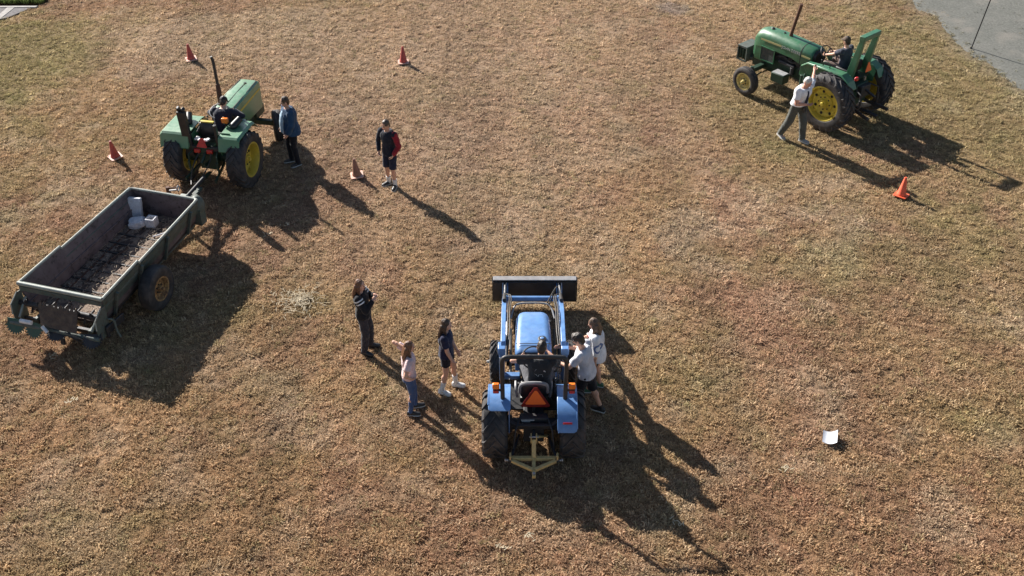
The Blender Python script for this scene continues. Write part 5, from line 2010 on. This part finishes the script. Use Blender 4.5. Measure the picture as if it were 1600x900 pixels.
def person(label, loc, facing, H=1.72, pelvis=(0, 0, .93), lean=(0, 0), twist=0, head=(0, 0), hands=None, elbows=None, feet=None, knees=None, toes=(8, -8), curl=(.5, .5),
           top=None, bottom=None, shoes=None, hair=('short', 'short'), cap=None, girth=1.0, female=False, skin=None, extra=None, sex_w=None, foot_pitch=(0, 0)):
    """facing: degrees clockwise from +Y. x right, y forward. top: dict(mat, sleeve 'short'|'long'|'mid', hem, puff); bottom: dict(mat, len 'long'|'short'|'mid')"""
    s = H / 1.75
    skin = skin or SKIN
    T = thing('person', label, 'person', loc, R_(-facing))
    P0 = Vector(pelvis) * s
    lf, lr = R_(lean[0]), R_(lean[1])
    u = Vector((math.sin(lr), math.sin(lf), math.cos(lf) * math.cos(lr))).normalized()
    tw = R_(twist)
    r = Vector((math.cos(tw), -math.sin(tw), 0))
    r = (r - u * r.dot(u)).normalized()
    f = u.cross(r)
    pr, pf, pu = Vector((1, 0, 0)), Vector((0, 1, 0)), (Vector((0, 0, 1)) * .7 + u * .3).normalized()
    g = girth
    shw = (.172 if female else .188) * s * (1 + (g - 1) * .5)
    def sp(t):                       # point on the spine t metres above the pelvis joint
        k = min(1, max(0, t / .25))
        d = (pu * (1 - k) + u * k)
        return P0 + (pu * min(t, .12) + u * max(0, t - .12)) * s if t > 0 else P0 + pu * t * s
    waist = .118 if female else .135
    ch = .150 if female else .168
    prof = [(-.09, .115, .10, 0), (-.03, .165 * (1.02 if female else .97), .118, 0), (.05, .168 if female else .155, .118, 0), (.14, .140, .104, .3), (.22, waist, .098, .8), (.32, ch * .96, .112, 1), (.40, ch, .116, 1), (.46, ch * .93, .100, 1), (.505, .105, .078, 1), (.54, .058, .058, 1)]
    def torso_rings(t0, t1, inflate, hemflare=0.0):
        rs = []
        ts = [t0] + [p[0] for p in prof if t0 + .02 < p[0] < t1 - .01] + [t1]
        for t in ts:
            a = np.interp(t, [p[0] for p in prof], [p[1] for p in prof])
            b = np.interp(t, [p[0] for p in prof], [p[2] for p in prof])
            k = np.interp(t, [p[0] for p in prof], [p[3] for p in prof])
            if t < -.03 and inflate > 0:
                a, b = .165, .118
            belly = (g - 1) * .12 * math.exp(-((t - .14) / .16) ** 2)
            rr = (pr * (1 - k) + r * k).normalized()
            ff = (pf * (1 - k) + f * k).normalized()
            hf = hemflare * max(0, (.18 - t)) 
            rs.append(oval(sp(t) + ff * belly * .6 * s, rr, ff, (a * g + inflate + hf) * s, (b * g + inflate + belly * .5 + hf) * s))
        return rs
    N_ = sp(.53)
    # head frame
    hy, hp = R_(head[0]), R_(head[1])       # yaw to the right, pitch down
    hf0 = (f * math.cos(hy) + r * math.sin(hy)).normalized()
    hu0 = (u * .55 + Vector((0, 0, 1)) * .45).normalized()
    hf0 = (hf0 - hu0 * hf0.dot(hu0)).normalized()
    hf = (hf0 * math.cos(hp) - hu0 * math.sin(hp)).normalized()
    hu = (hu0 * math.cos(hp) + hf0 * math.sin(hp)).normalized()
    hr = hf.cross(hu)
    HC = N_ + hu0 * .085 * s + hu * .085 * s + hf * .018 * s
    HM = Matrix((hr, hf, hu)).transposed()
    hp_ = lambda x, y, z: HC + (hr * x + hf * y + hu * z) * s
    # limbs
    feet = feet or [(-.10, 0), (.10, 0)]
    hands = hands or [(-.26, .06, .80), (.26, .06, .80)]
    elbows = elbows or [(-.5, -1, -.2), (.5, -1, -.2)]
    knees = knees or [(0, 1, 0), (0, 1, 0)]
    J = {}
    for i, sd in ((0, -1), (1, 1)):
        S = sp(.475) + r * sd * shw
        Tg = Vector(hands[i]) * s
        E, Wp = ik(S, Tg, .285 * s, .255 * s, Vector(elbows[i]))
        hip = P0 + pr * sd * .092 * s * (1 + (g - 1) * .5)
        ft = feet[i]
        A = Vector((ft[0], ft[1], (ft[2] if len(ft) > 2 else 0) + .085)) * s
        K, A = ik(hip, A, .43 * s, .42 * s, Vector(knees[i]))
        J[i] = (S, E, Wp, hip, K, A)
    # ---- body: one continuous surface
    b = MB()
    b.rings(torso_rings(-.09, .54, -.004))
    b.capsule(sp(.49), .058 * s, HC - hu * .05 * s, .052 * s)
    b.ball(HC, (.074 * s, .092 * s, .113 * s), HM)
    b.ball(hp_(0, .028, -.068), (.054 * s, .060 * s, .050 * s), HM)
    b.capsule(hp_(0, .086, .012), .009 * s, hp_(0, .106, -.022), .014 * s, 8)
    for sd in (-1, 1):
        b.ball(hp_(sd * .076, -.006, -.008), (.011 * s, .022 * s, .032 * s), HM, 8, 6)
    for i, sd in ((0, -1), (1, 1)):
        S, E, Wp, hip, K, A = J[i]
        k = 1 + (g - 1) * .6
        b.capsule(S, .056 * s * k, E, .041 * s * k)
        b.capsule(E, .041 * s * k, Wp, .027 * s)
        b.ball(E.lerp(Wp, .25), .042 * s * k)
        b.capsule(hip, .088 * s * k, K, .054 * s * k)
        b.capsule(K, .052 * s * k, A, .034 * s)
        b.ball(K.lerp(A, .3) - Vector((0, .012, 0)) * s, (.052 * s * k, .054 * s * k, .09 * s), None)
        # hand: palm, four curled fingers of unequal length, thumb from the side of the palm
        d = (Wp - E).normalized()
        side = r * -sd                                     # thumb side points inwards/forwards
        pn = d.cross(f if abs(d.dot(f)) < .8 else u).normalized()
        across = (f if abs(d.dot(f)) < .8 else u)
        across = (across - d * across.dot(d)).normalized()
        pn = d.cross(across).normalized()
        if pn.dot(r) * sd > 0:
            pn = -pn                                       # palm looks towards the body
        PM = Matrix((across, pn, d)).transposed()
        b.ball(Wp + d * .045 * s, (.038 * s, .017 * s, .052 * s), PM)
        cl = curl[i]
        for q, ln in ((.027, .068), (.009, .078), (-.009, .072), (-.026, .056)):
            k0 = Wp + d * .085 * s + across * q * s
            d1 = (d * math.cos(cl * .6) + pn * math.sin(cl * .6)).normalized()
            d2 = (d * math.cos(cl * 1.7) + pn * math.sin(cl * 1.7)).normalized()
            k1 = k0 + d1 * ln * .52 * s
            k2 = k1 + d2 * ln * .48 * s
            b.capsule(k0 - d * .02 * s, .0098 * s, k1, .009 * s, 8)
            b.capsule(k1, .009 * s, k2, .0078 * s, 8)
        t0 = Wp + d * .025 * s + across * .028 * s
        t1 = t0 + (d * .55 + across * .75 + pn * .35).normalized() * .040 * s
        t2 = t1 + (d * .9 + across * .2 + pn * .4).normalized() * .030 * s
        b.capsule(t0, .013 * s, t1, .0105 * s, 8)
        b.capsule(t1, .0105 * s, t2, .009 * s, 8)
        ta = R_(toes[i])
        td = Vector((math.sin(ta), math.cos(ta), 0))
        b.capsule(A - Vector((0, 0, .045)) * s, .034 * s, A + td * .11 * s - Vector((0, 0, .052)) * s, .028 * s)
    body = child('body', remeshed(b, 'body', skin, .0075 * s, 2, .5), T)
    for sd in (-1, 1):
        e = MB()
        e.ball(hp_(sd * .031, .083, .010), (.012 * s, .009 * s, .008 * s), HM, 8, 6)
        e.build('eye', EYE, body)
    e = MB()
    e.ball(hp_(0, .088, -.058), (.022 * s, .006 * s, .007 * s), HM, 8, 6)
    e.build('mouth', LIP, body)
    # ---- bottoms
    bl = bottom['len']
    c = MB()
    c.rings(torso_rings(-.10, bottom.get('rise', .10), .008))
    for i, sd in ((0, -1), (1, 1)):
        S, E, Wp, hip, K, A = J[i]
        k = 1 + (g - 1) * .6
        lo = bottom.get('loose', 1.0)
        if bl == 'long':
            c.capsule(hip, .099 * s * k, K, .070 * s * k * lo)
            c.capsule(K, .070 * s * k * lo, K.lerp(A, .55), .062 * s * k * lo)
            c.cyl(K.lerp(A, .45), A - (A - K).normalized() * -.02 * s, .062 * s * k * lo, .052 * s * lo * k)
        else:
            t = {'short': .52, 'mid': .98, 'mini': .36}[bl]
            c.ball(hip, .100 * s * k)
            c.cyl(hip, hip.lerp(K, t), .099 * s * k, (.094 if bl != 'mid' else .086) * s * k * lo)
    child('trousers' if bl == 'long' else 'shorts', remeshed(c, 'trousers', bottom['mat'], .0105, 3, .6, .010, 13, H, (1, 1, .7)), T)
    # ---- top
    c = MB()
    puff = top.get('puff', .016)
    c.rings(torso_rings(top.get('hem', -.03), .525, puff, top.get('flare', 0)))
    for i, sd in ((0, -1), (1, 1)):
        S, E, Wp, hip, K, A = J[i]
        k = 1 + (g - 1) * .6
        sl = top.get('sleeve', 'short')
        c.ball(S, (.062 + puff * .6) * s * k)
        if sl == 'none':
            continue
        if sl == 'short':
            c.cyl(S, S.lerp(E, .66), (.060 + puff * .6) * s * k, (.062 + puff * .5) * s * k)
        elif sl == 'mid':
            c.capsule(S, (.058 + puff * .6) * s * k, E, (.048 + puff * .5) * s * k)
            c.cyl(E, E.lerp(Wp, .35), (.048 + puff * .5) * s * k, (.044 + puff * .5) * s * k)
        else:
            c.capsule(S, (.058 + puff * .6) * s * k, E, (.047 + puff * .6) * s * k)
            c.capsule(E, (.047 + puff * .6) * s * k, E.lerp(Wp, .8), (.038 + puff * .6) * s * k)
            c.cyl(E.lerp(Wp, .7), E.lerp(Wp, 1.0), (.040 + puff * .6) * s * k, (.033 + puff * .5) * s)
    if top.get('hood'):
        c.capsule(sp(.50) + r * .07 * s - f * .06 * s, .045 * s, sp(.50) - r * .07 * s - f * .06 * s, .045 * s)
        c.ball(sp(.46) - f * .10 * s, (.09 * s, .05 * s, .08 * s), None)
    shirt = child(top.get('name', 'shirt'), remeshed(c, top.get('name', 'shirt'), top['mat'], .0105, 3, .6, .012, 11, H + 2, (1, 1, .8)), T)
    # ---- shoes
    if shoes:
        for i, sd in ((0, -1), (1, 1)):
            S, E, Wp, hip, K, A = J[i]
            ta = R_(toes[i])
            fp = R_(foot_pitch[i])
            td = Vector((math.sin(ta) * math.cos(fp), math.cos(ta) * math.cos(fp), -math.sin(fp)))
            tr = Vector((math.cos(ta), -math.sin(ta), 0))
            tu = tr.cross(td).normalized()
            base = A - tu * .085 * s
            st = [(-.075, .024, .055), (-.06, .034, .075), (-.02, .037, .095), (.03, .038, .085), (.08, .044, .062), (.13, .046, .050), (.17, .040, .042), (.195, .022, .030)]
            m = MB()
            m.rings([[base + td * q * s + tr * w * cx * s + tu * (.018 + h * cz) * s for cx, cz in ((1, 0), (1.02, .35), (.8, .8), (.35, 1), (-.35, 1), (-.8, .8), (-1.02, .35), (-1, 0))] for q, w, h in st])
            if shoes.get('high'):
                m.capsule(base + tu * .06 * s - td * .0 * s, .047 * s, base + tu * shoes['high'] * s + (K - A).normalized() * .02, .050 * s)
            o = m.build('shoe', shoes['mat'], T, sharp=70)
            m = MB()
            out = [(q, w * 1.07) for q, w, h in st] + [(q, -w * 1.07) for q, w, h in reversed(st)]
            m.rings([[base + td * q * s + tr * w * s + tu * z * s for q, w in out] for z in (0.0, .024)])
            m.build('sole', shoes.get('sole', SOLE), o)
            if shoes.get('sock'):
                m = MB()
                m.cyl(A - (K - A).normalized() * .03 * s, A + (K - A).normalized() * shoes['sock'] * s, .044 * s, .052 * s, n=16)
                m.build('sock', shoes.get('sockmat', M['white']), T)
    # ---- hair
    style, hc = hair
    if style != 'none':
        h = MB()
        h.ball(hp_(0, -.016, .022), (.083 * s, .093 * s, .108 * s), HM, 18, 14)
        h.ball(hp_(0, -.045, -.03), (.070 * s, .060 * s, .075 * s), HM, 16, 12)
        vox, dsp = .008, .008
        if style == 'long':
            dn = (Vector((0, 0, -1)) * .8 - hu * .2).normalized()
            ln = extra.get('hairlen', .36) if extra else .36
            for sx in (-.055, -.02, .02, .055):
                p0, p1 = hp_(sx, -.055, -.02), hp_(sx * 1.3, -.075, -.02) + dn * .17 * s - f * .03 * s
                p2 = p1 + dn * (ln - .17) * s + r * sx * .4 * s
                h.capsule(p0, .050 * s, p1, .046 * s, 10)
                h.capsule(p1, .046 * s, p2, .024 * s, 10)
            for sd in (-1, 1):
                p0, p1 = hp_(sd * .070, .005, .0), hp_(sd * .085, .0, -.10)
                p2 = p1 + dn * .20 * s + f * .05 * s
                h.capsule(p0, .028 * s, p1, .032 * s, 10)
                h.capsule(p1, .032 * s, p2, .016 * s, 10)
        elif style == 'bun':
            h.ball(hp_(0, -.05, .105), (.042 * s, .042 * s, .04 * s), HM)
        elif style == 'full':
            h.ball(hp_(0, .0, .055), (.090 * s, .100 * s, .080 * s), HM)
            h.ball(hp_(.02, .055, .085), (.055 * s, .045 * s, .035 * s), HM)
        child('hair', remeshed(h, 'hair', HAIR[hc], vox, 2, .8, dsp, 30, H, (1, 1, .25 if style == 'long' else .8)), T)
    if cap:
        m = MB()
        rs = []
        for t in range(0, 91, 15):
            a = R_(t)
            q = [(.089 * math.cos(a) * math.cos(p), .102 * math.cos(a) * math.sin(p) - .008, .035 + .092 * math.sin(a)) for p in [2 * math.pi * k / 24 for k in range(24)]]
            rs.append([hp_(*w) for w in q])
        m.rings(rs)
        o = m.build('cap', cap, T, sharp=60)
        m = MB()
        rs = []
        for x in (-.07, -.045, 0, .045, .07):
            fy = .085 + .075 * math.sqrt(max(0, 1 - (x / .078) ** 2))
            rs.append([hp_(x, .055, .046), hp_(x, fy, .028 - .1 * x * x / .078), hp_(x, fy, .036 - .1 * x * x / .078), hp_(x, .055, .056)])
        m.rings(rs)
        m.build('brim', cap, o)
    return T, dict(sp=sp, r=r, f=f, u=u, J=J, hp=hp_, s=s, HM=HM)

def people():
    # 1 red sleeved jacket, standing by the brown cone
    jacket = cloth('black_jacket', (.016, .018, .030))
    T, q = person('person standing with hands in pockets, black jacket with a red sleeve, dark shorts', (-2.76, 22.25, 0), 212, 1.74, head=(10, 14), lean=(2, 0),
                  hands=[(-.20, .13, .93), (.20, .13, .93)], elbows=[(-1, -.6, 0), (1, -.6, 0)], feet=[(-.11, .02), (.11, -.03)], toes=(-18, 22), curl=(1, 1),
                  top=dict(mat=jacket, sleeve='none', hem=-.06, puff=.024, hood=True, name='jacket'), bottom=dict(mat=cloth('navy_shorts', (.018, .022, .045)), len='mid'),
                  shoes=dict(mat=M['black'], sock=.14), hair=('short', 'short'))
    for i in (0, 1):
        S, E, Wp = q['J'][i][:3]
        c = MB()
        c.capsule(S, .078, E, .060)
        c.capsule(E, .060, E.lerp(Wp, .8), .050)
        c.cyl(E.lerp(Wp, .7), E.lerp(Wp, .98), .050, .042)
        child('sleeve', remeshed(c, 'sleeve', cloth('red_sleeve', (.26, .018, .028), wr=20) if i == 0 else jacket, .01, 3, .6, .010, 12, i), T, 'red and black sleeve' if i == 0 else None)
    # 2 white shirt and tie, striding beside the rear wheel
    wtrs = cloth('olive_grey_trousers', (.085, .088, .078))
    T, q = person('person in white short sleeved shirt and dark tie striding past the yellow rear wheel', (6.90, 24.30, 0), 140, 1.85, pelvis=(0, .03, .92), lean=(15, 5), head=(6, 24), twist=4,
                  hands=[(-.85, -.25, 1.60), (.08, .30, 1.06)], elbows=[(-1, .3, -.6), (1, -.4, -.3)], feet=[(-.11, .20), (.12, -.27)], toes=(-6, 10), curl=(.3, .8), foot_pitch=(0, 12),
                  top=dict(mat=cloth('white_shirt', (.74, .74, .77), wr=11), sleeve='short', hem=.04, puff=.032, flare=.08), bottom=dict(mat=wtrs, len='long', loose=1.28, rise=.13),
                  shoes=dict(mat=M['greymetal']), hair=('short', 'white'), girth=1.12, skin=SKIN_PINK)
    sp, r, f, s = q['sp'], q['r'], q['f'], q['s']
    m = MB()
    rs = []
    for t, w in ((.50, .018), (.485, .026), (.46, .018), (.30, .034), (.17, .042), (.14, .006)):
        k = float(np.interp(t, [.14, .22, .32, .40, .46, .505], [.185, .172, .172, .166, .145, .10]))
        c = sp(t) + f * (k + .004) * s
        rs.append([c - r * w - f * .006, c + r * w - f * .006, c + r * w + f * .010, c - r * w + f * .010])
    m.rings(rs)
    m.build('tie', cloth('dark_navy_tie', (.012, .014, .04)), T)
    m = MB()
    a, b = sp(.12) + r * .10 + f * .17, sp(.02) + r * .14 + f * .17
    m.box(sp(.02) + f * .205 * s + r * .02, (.10, .05, .15))
    m.build('pouch', M['black'], T, bev=.015)
    # 3 hooded jacket over pale blue shirt, one arm on the hitched tractor
    hd = cloth('navy_hooded_jacket', (.020, .055, .115))
    T, q = person('person in navy hooded jacket over pale blue shirt standing beside the hitched tractor front wheel', (-5.14, 23.30, 0), 244, 1.78, lean=(4, 0), head=(6, 10), girth=1.22,
                  hands=[(-.20, .16, .90), (.22, .16, .90)], elbows=[(-1, -.8, -.2), (1, -.8, -.2)], feet=[(-.12, -.02), (.12, .06)], toes=(-8, 8), curl=(.6, .9),
                  top=dict(mat=hd, sleeve='long', hem=-.10, puff=.034, hood=True, flare=.10, name='jacket'), bottom=dict(mat=cloth('black_trousers', (.012, .012, .016)), len='long'),
                  shoes=dict(mat=M['black']), hair=('short', 'brown'))
    sp, r, f, s = q['sp'], q['r'], q['f'], q['s']
    c = MB()
    rs = []
    for t, w, k in ((.49, .05, .135), (.40, .075, .195), (.28, .085, .225), (.12, .07, .25), (-.02, .05, .245)):
        cc = sp(t) + f * k * s - r * .02
        rs.append(oval(cc - f * .03, r, f, w * s, .045 * s, 12))
    c.rings(rs)
    child('undershirt', remeshed(c, 'undershirt', cloth('pale_blue_shirt', (.34, .46, .56)), .011, 3, .7, .008, 11, 3), T)
    # 4 black hoodie with white shoulder stripes
    T, q = person('person in black hoodie with white shoulder stripes and dark jeans, hands raised to the mouth', (-2.75, 16.34, 0), 97, 1.66, lean=(-3, 0), head=(10, 6), female=True,
                  hands=[(-.07, .24, 1.36), (.09, .24, 1.34)], elbows=[(-.6, -.1, -1), (.6, -.1, -1)], feet=[(-.12, .05), (.12, -.02)], toes=(-8, 18), curl=(1.2, 1.2),
                  top=dict(mat=cloth('black_hoodie', (.014, .014, .017)), sleeve='long', hem=-.03, puff=.030, hood=True, name='hoodie'),
                  bottom=dict(mat=cloth('charcoal_jeans', (.035, .033, .042)), len='long', loose=1.25), shoes=dict(mat=M['black'], sole=M['vinyl']), hair=('long', 'auburn'), extra=dict(hairlen=.30))
    sp, r, f, s = q['sp'], q['r'], q['f'], q['s']
    for i in (0, 1):
        S, E = q['J'][i][:2]
        for k in (.10, .32):
            c0 = S.lerp(E, k)
            d = (E - S).normalized()
            m = MB()
            m.lathe([(.083 - .02 * k, -.012), (.087 - .02 * k, 0), (.083 - .02 * k, .012), (.07, 0)], c=c0, axis=d, n=24)
            m.build('sleeve_stripe', M['white'], T)
    # 5 pale pink top, blue jeans, hands on hips
    T, q = person('person with long light brown hair in pale pink top and blue jeans, one elbow raised', (-1.79, 14.65, 0), 78, 1.60, head=(4, 8), lean=(2, 0), female=True,
                  hands=[(-.12, -.02, 1.50), (.20, .02, 1.0)], elbows=[(-1, -.7, -.25), (1, -.8, .1)], feet=[(-.10, .09), (.10, -.03)], toes=(-4, 12), curl=(.7, .7),
                  top=dict(mat=cloth('pale_pink_top', (.68, .50, .50)), sleeve='short', hem=.0, puff=.020), bottom=dict(mat=cloth('blue_jeans', (.045, .085, .20)), len='long', loose=.88),
                  shoes=dict(mat=M['black']), hair=('long', 'auburn'), extra=dict(hairlen=.34))
    # 6 navy top and shorts, white socks and shoes
    T, q = person('person with long brown hair in navy top, dark shorts, white socks and white shoes', (-1.17, 15.21, 0), 95, 1.64, head=(6, 8), female=True, lean=(0, 0),
                  hands=[(-.16, .20, .82), (.20, .16, .84)], elbows=[(-.7, -1, 0), (.7, -1, 0)], feet=[(-.12, .14), (.11, -.10)], toes=(4, 18), curl=(.4, .4),
                  top=dict(mat=cloth('navy_top', (.018, .020, .050)), sleeve='short', hem=-.02, puff=.024), bottom=dict(mat=cloth('black_shorts', (.014, .012, .018)), len='short', rise=.05),
                  shoes=dict(mat=M['white'], sock=.20), hair=('long', 'brown'), extra=dict(hairlen=.40))
    # 7 grey-white T-shirt, black shorts, leaning in over the blue tractor
    T, q = person('person in pale grey T-shirt and black shorts leaning in beside the blue tractor', (1.30, 14.58, 0), 292, 1.79, pelvis=(0, .02, .92), lean=(14, 0), head=(-4, 18),
                  hands=[(-.14, .50, 1.12), (.16, .52, 1.20)], elbows=[(-.5, -.3, -1), (.7, -.2, -1)], feet=[(-.10, .12), (.11, -.24)], toes=(-4, 6), curl=(.4, .5),
                  top=dict(mat=cloth('pale_grey_tshirt', (.52, .53, .58), wr=10), sleeve='short', hem=-.03, puff=.026, flare=.05), bottom=dict(mat=cloth('black_sport_shorts', (.012, .013, .018)), len='mid'),
                  shoes=dict(mat=M['black'], sock=.06, sockmat=M['black']), hair=('full', 'dark'))
    # 8 white shirt with emblem, long hair
    wh = cloth('white_printed_top', (.72, .73, .76), print_=[(-1, -.02, 1.14, .08, .085, (.12, .18, .36), 'side')], wr=10)
    T, q = person('person with long hair in loose white top with round emblem, behind the grey T-shirt', (1.50, 15.20, 0), 278, 1.64, lean=(6, 0), head=(4, 16), female=True,
                  hands=[(-.22, .02, .80), (.15, .35, 1.10)], elbows=[(-.6, -1, 0), (.7, -.4, -1)], feet=[(-.10, .14), (.10, -.08)], toes=(-4, 8), curl=(.4, .5),
                  top=dict(mat=wh, sleeve='mid', hem=-.10, puff=.036, flare=.08), bottom=dict(mat=cloth('dark_shorts', (.02, .022, .03)), len='short'),
                  shoes=dict(mat=surf('green_shoe', (.03, .12, .06), .5, dust=.2)), hair=('long', 'light'), extra=dict(hairlen=.34))
    m = MB()
    sp, r, f, s = q['sp'], q['r'], q['f'], q['s']
    m.tube([sp(.50) - r * .09 * s + f * .02 * s, sp(.45) - r * .10 * s + f * .12 * s, sp(.40) - r * .02 * s + f * .165 * s, sp(.45) + r * .10 * s + f * .12 * s, sp(.50) + r * .09 * s + f * .02 * s], .012, n=6, smooth=2)
    m.build('neck_trim', cloth('dark_red_trim', (.22, .03, .04)), T)

def drivers():
    # blue tractor: seat top z .96, wheel at y .80 z 1.34 (tractor frame)
    def seat(tr, x, y, zs):
        Mx = Matrix.Translation(tr.location) @ Euler((0, 0, tr.rotation_euler.z)).to_matrix().to_4x4()
        p = Mx @ Vector((x, y, zs))
        return p, -math.degrees(tr.rotation_euler.z)
    p, fa = seat(BLUE, .08, .40, .96 - .80)
    sh = cloth('charcoal_printed_tshirt', (.030, .031, .034), print_=[(-1, .05, 1.27, .12, .09, (.5, .5, .5), 'scrawl')], wr=10)
    person('person in charcoal T-shirt driving the blue tractor, seen from behind', p, fa, 1.78, pelvis=(0, 0, .90), lean=(14, 5), head=(8, 24),
           hands=[(-.30, .36, 1.20), (.17, .46, 1.22)], elbows=[(-1, -.5, .1), (1, -.3, -.8)], feet=[(-.22, .60, .50), (.22, .60, .50)], knees=[(-.3, .4, 1), (.3, .4, 1)], curl=(1.5, 1.5), toes=(-10, 10),
           top=dict(mat=sh, sleeve='short', hem=-.03, puff=.028), bottom=dict(mat=cloth('grey_jeans', (.10, .10, .11)), len='long', loose=1.1), shoes=dict(mat=M['black']), hair=('short', 'dark'), girth=1.1)
    p, fa = seat(UTIL, 0.12, .34, 1.02 - .82)
    person('person in dark navy shirt and black cap driving the hitched green tractor', p, fa, 1.76, pelvis=(0, .04, .88), lean=(26, 0), head=(0, 26),
           hands=[(-.17, .44, 1.24), (.17, .44, 1.24)], elbows=[(-1, -.3, -.4), (1, -.3, -.4)], feet=[(-.2, .52, .50), (.2, .52, .50)], knees=[(-.3, .4, 1), (.3, .4, 1)], curl=(1.5, 1.5),
           top=dict(mat=cloth('dark_navy_shirt', (.022, .024, .042)), sleeve='long', hem=-.03, puff=.026), bottom=dict(mat=cloth('dark_trousers', (.02, .02, .025)), len='long'), shoes=dict(mat=M['black']),
           hair=('short', 'dark'), cap=cloth('black_cap', (.012, .013, .018), rough=.6), girth=1.15)
    p, fa = seat(ROW, .08, .26, 1.24 - .82)
    person('person in dark grey T-shirt and brown camouflage cap driving the row crop tractor', p, fa, 1.70, pelvis=(0, 0, .90), lean=(4, 0), head=(0, 8),
           hands=[(-.17, .52, 1.10), (.16, .50, 1.10)], elbows=[(-.8, -.3, -1), (.8, -.3, -1)], feet=[(-.2, .52, .46), (.2, .52, .46)], knees=[(-.3, .4, 1), (.3, .4, 1)], curl=(1.5, 1.5),
           top=dict(mat=cloth('dark_slate_tshirt', (.045, .05, .07)), sleeve='short', hem=-.03, puff=.024), bottom=dict(mat=cloth('tan_trousers', (.25, .17, .14)), len='long'), shoes=dict(mat=M['black']),
           hair=('short', 'dark'), cap=cloth('brown_cap', (.085, .058, .042), rough=.7, var=.5))

BLUE = blue_tractor()
yellow_hitch()
UTIL = green_tractor()
ROW = row_tractor()
SPR = spreader()
spreader_load(SPR)
small_things()
people()
drivers()
build_grass()
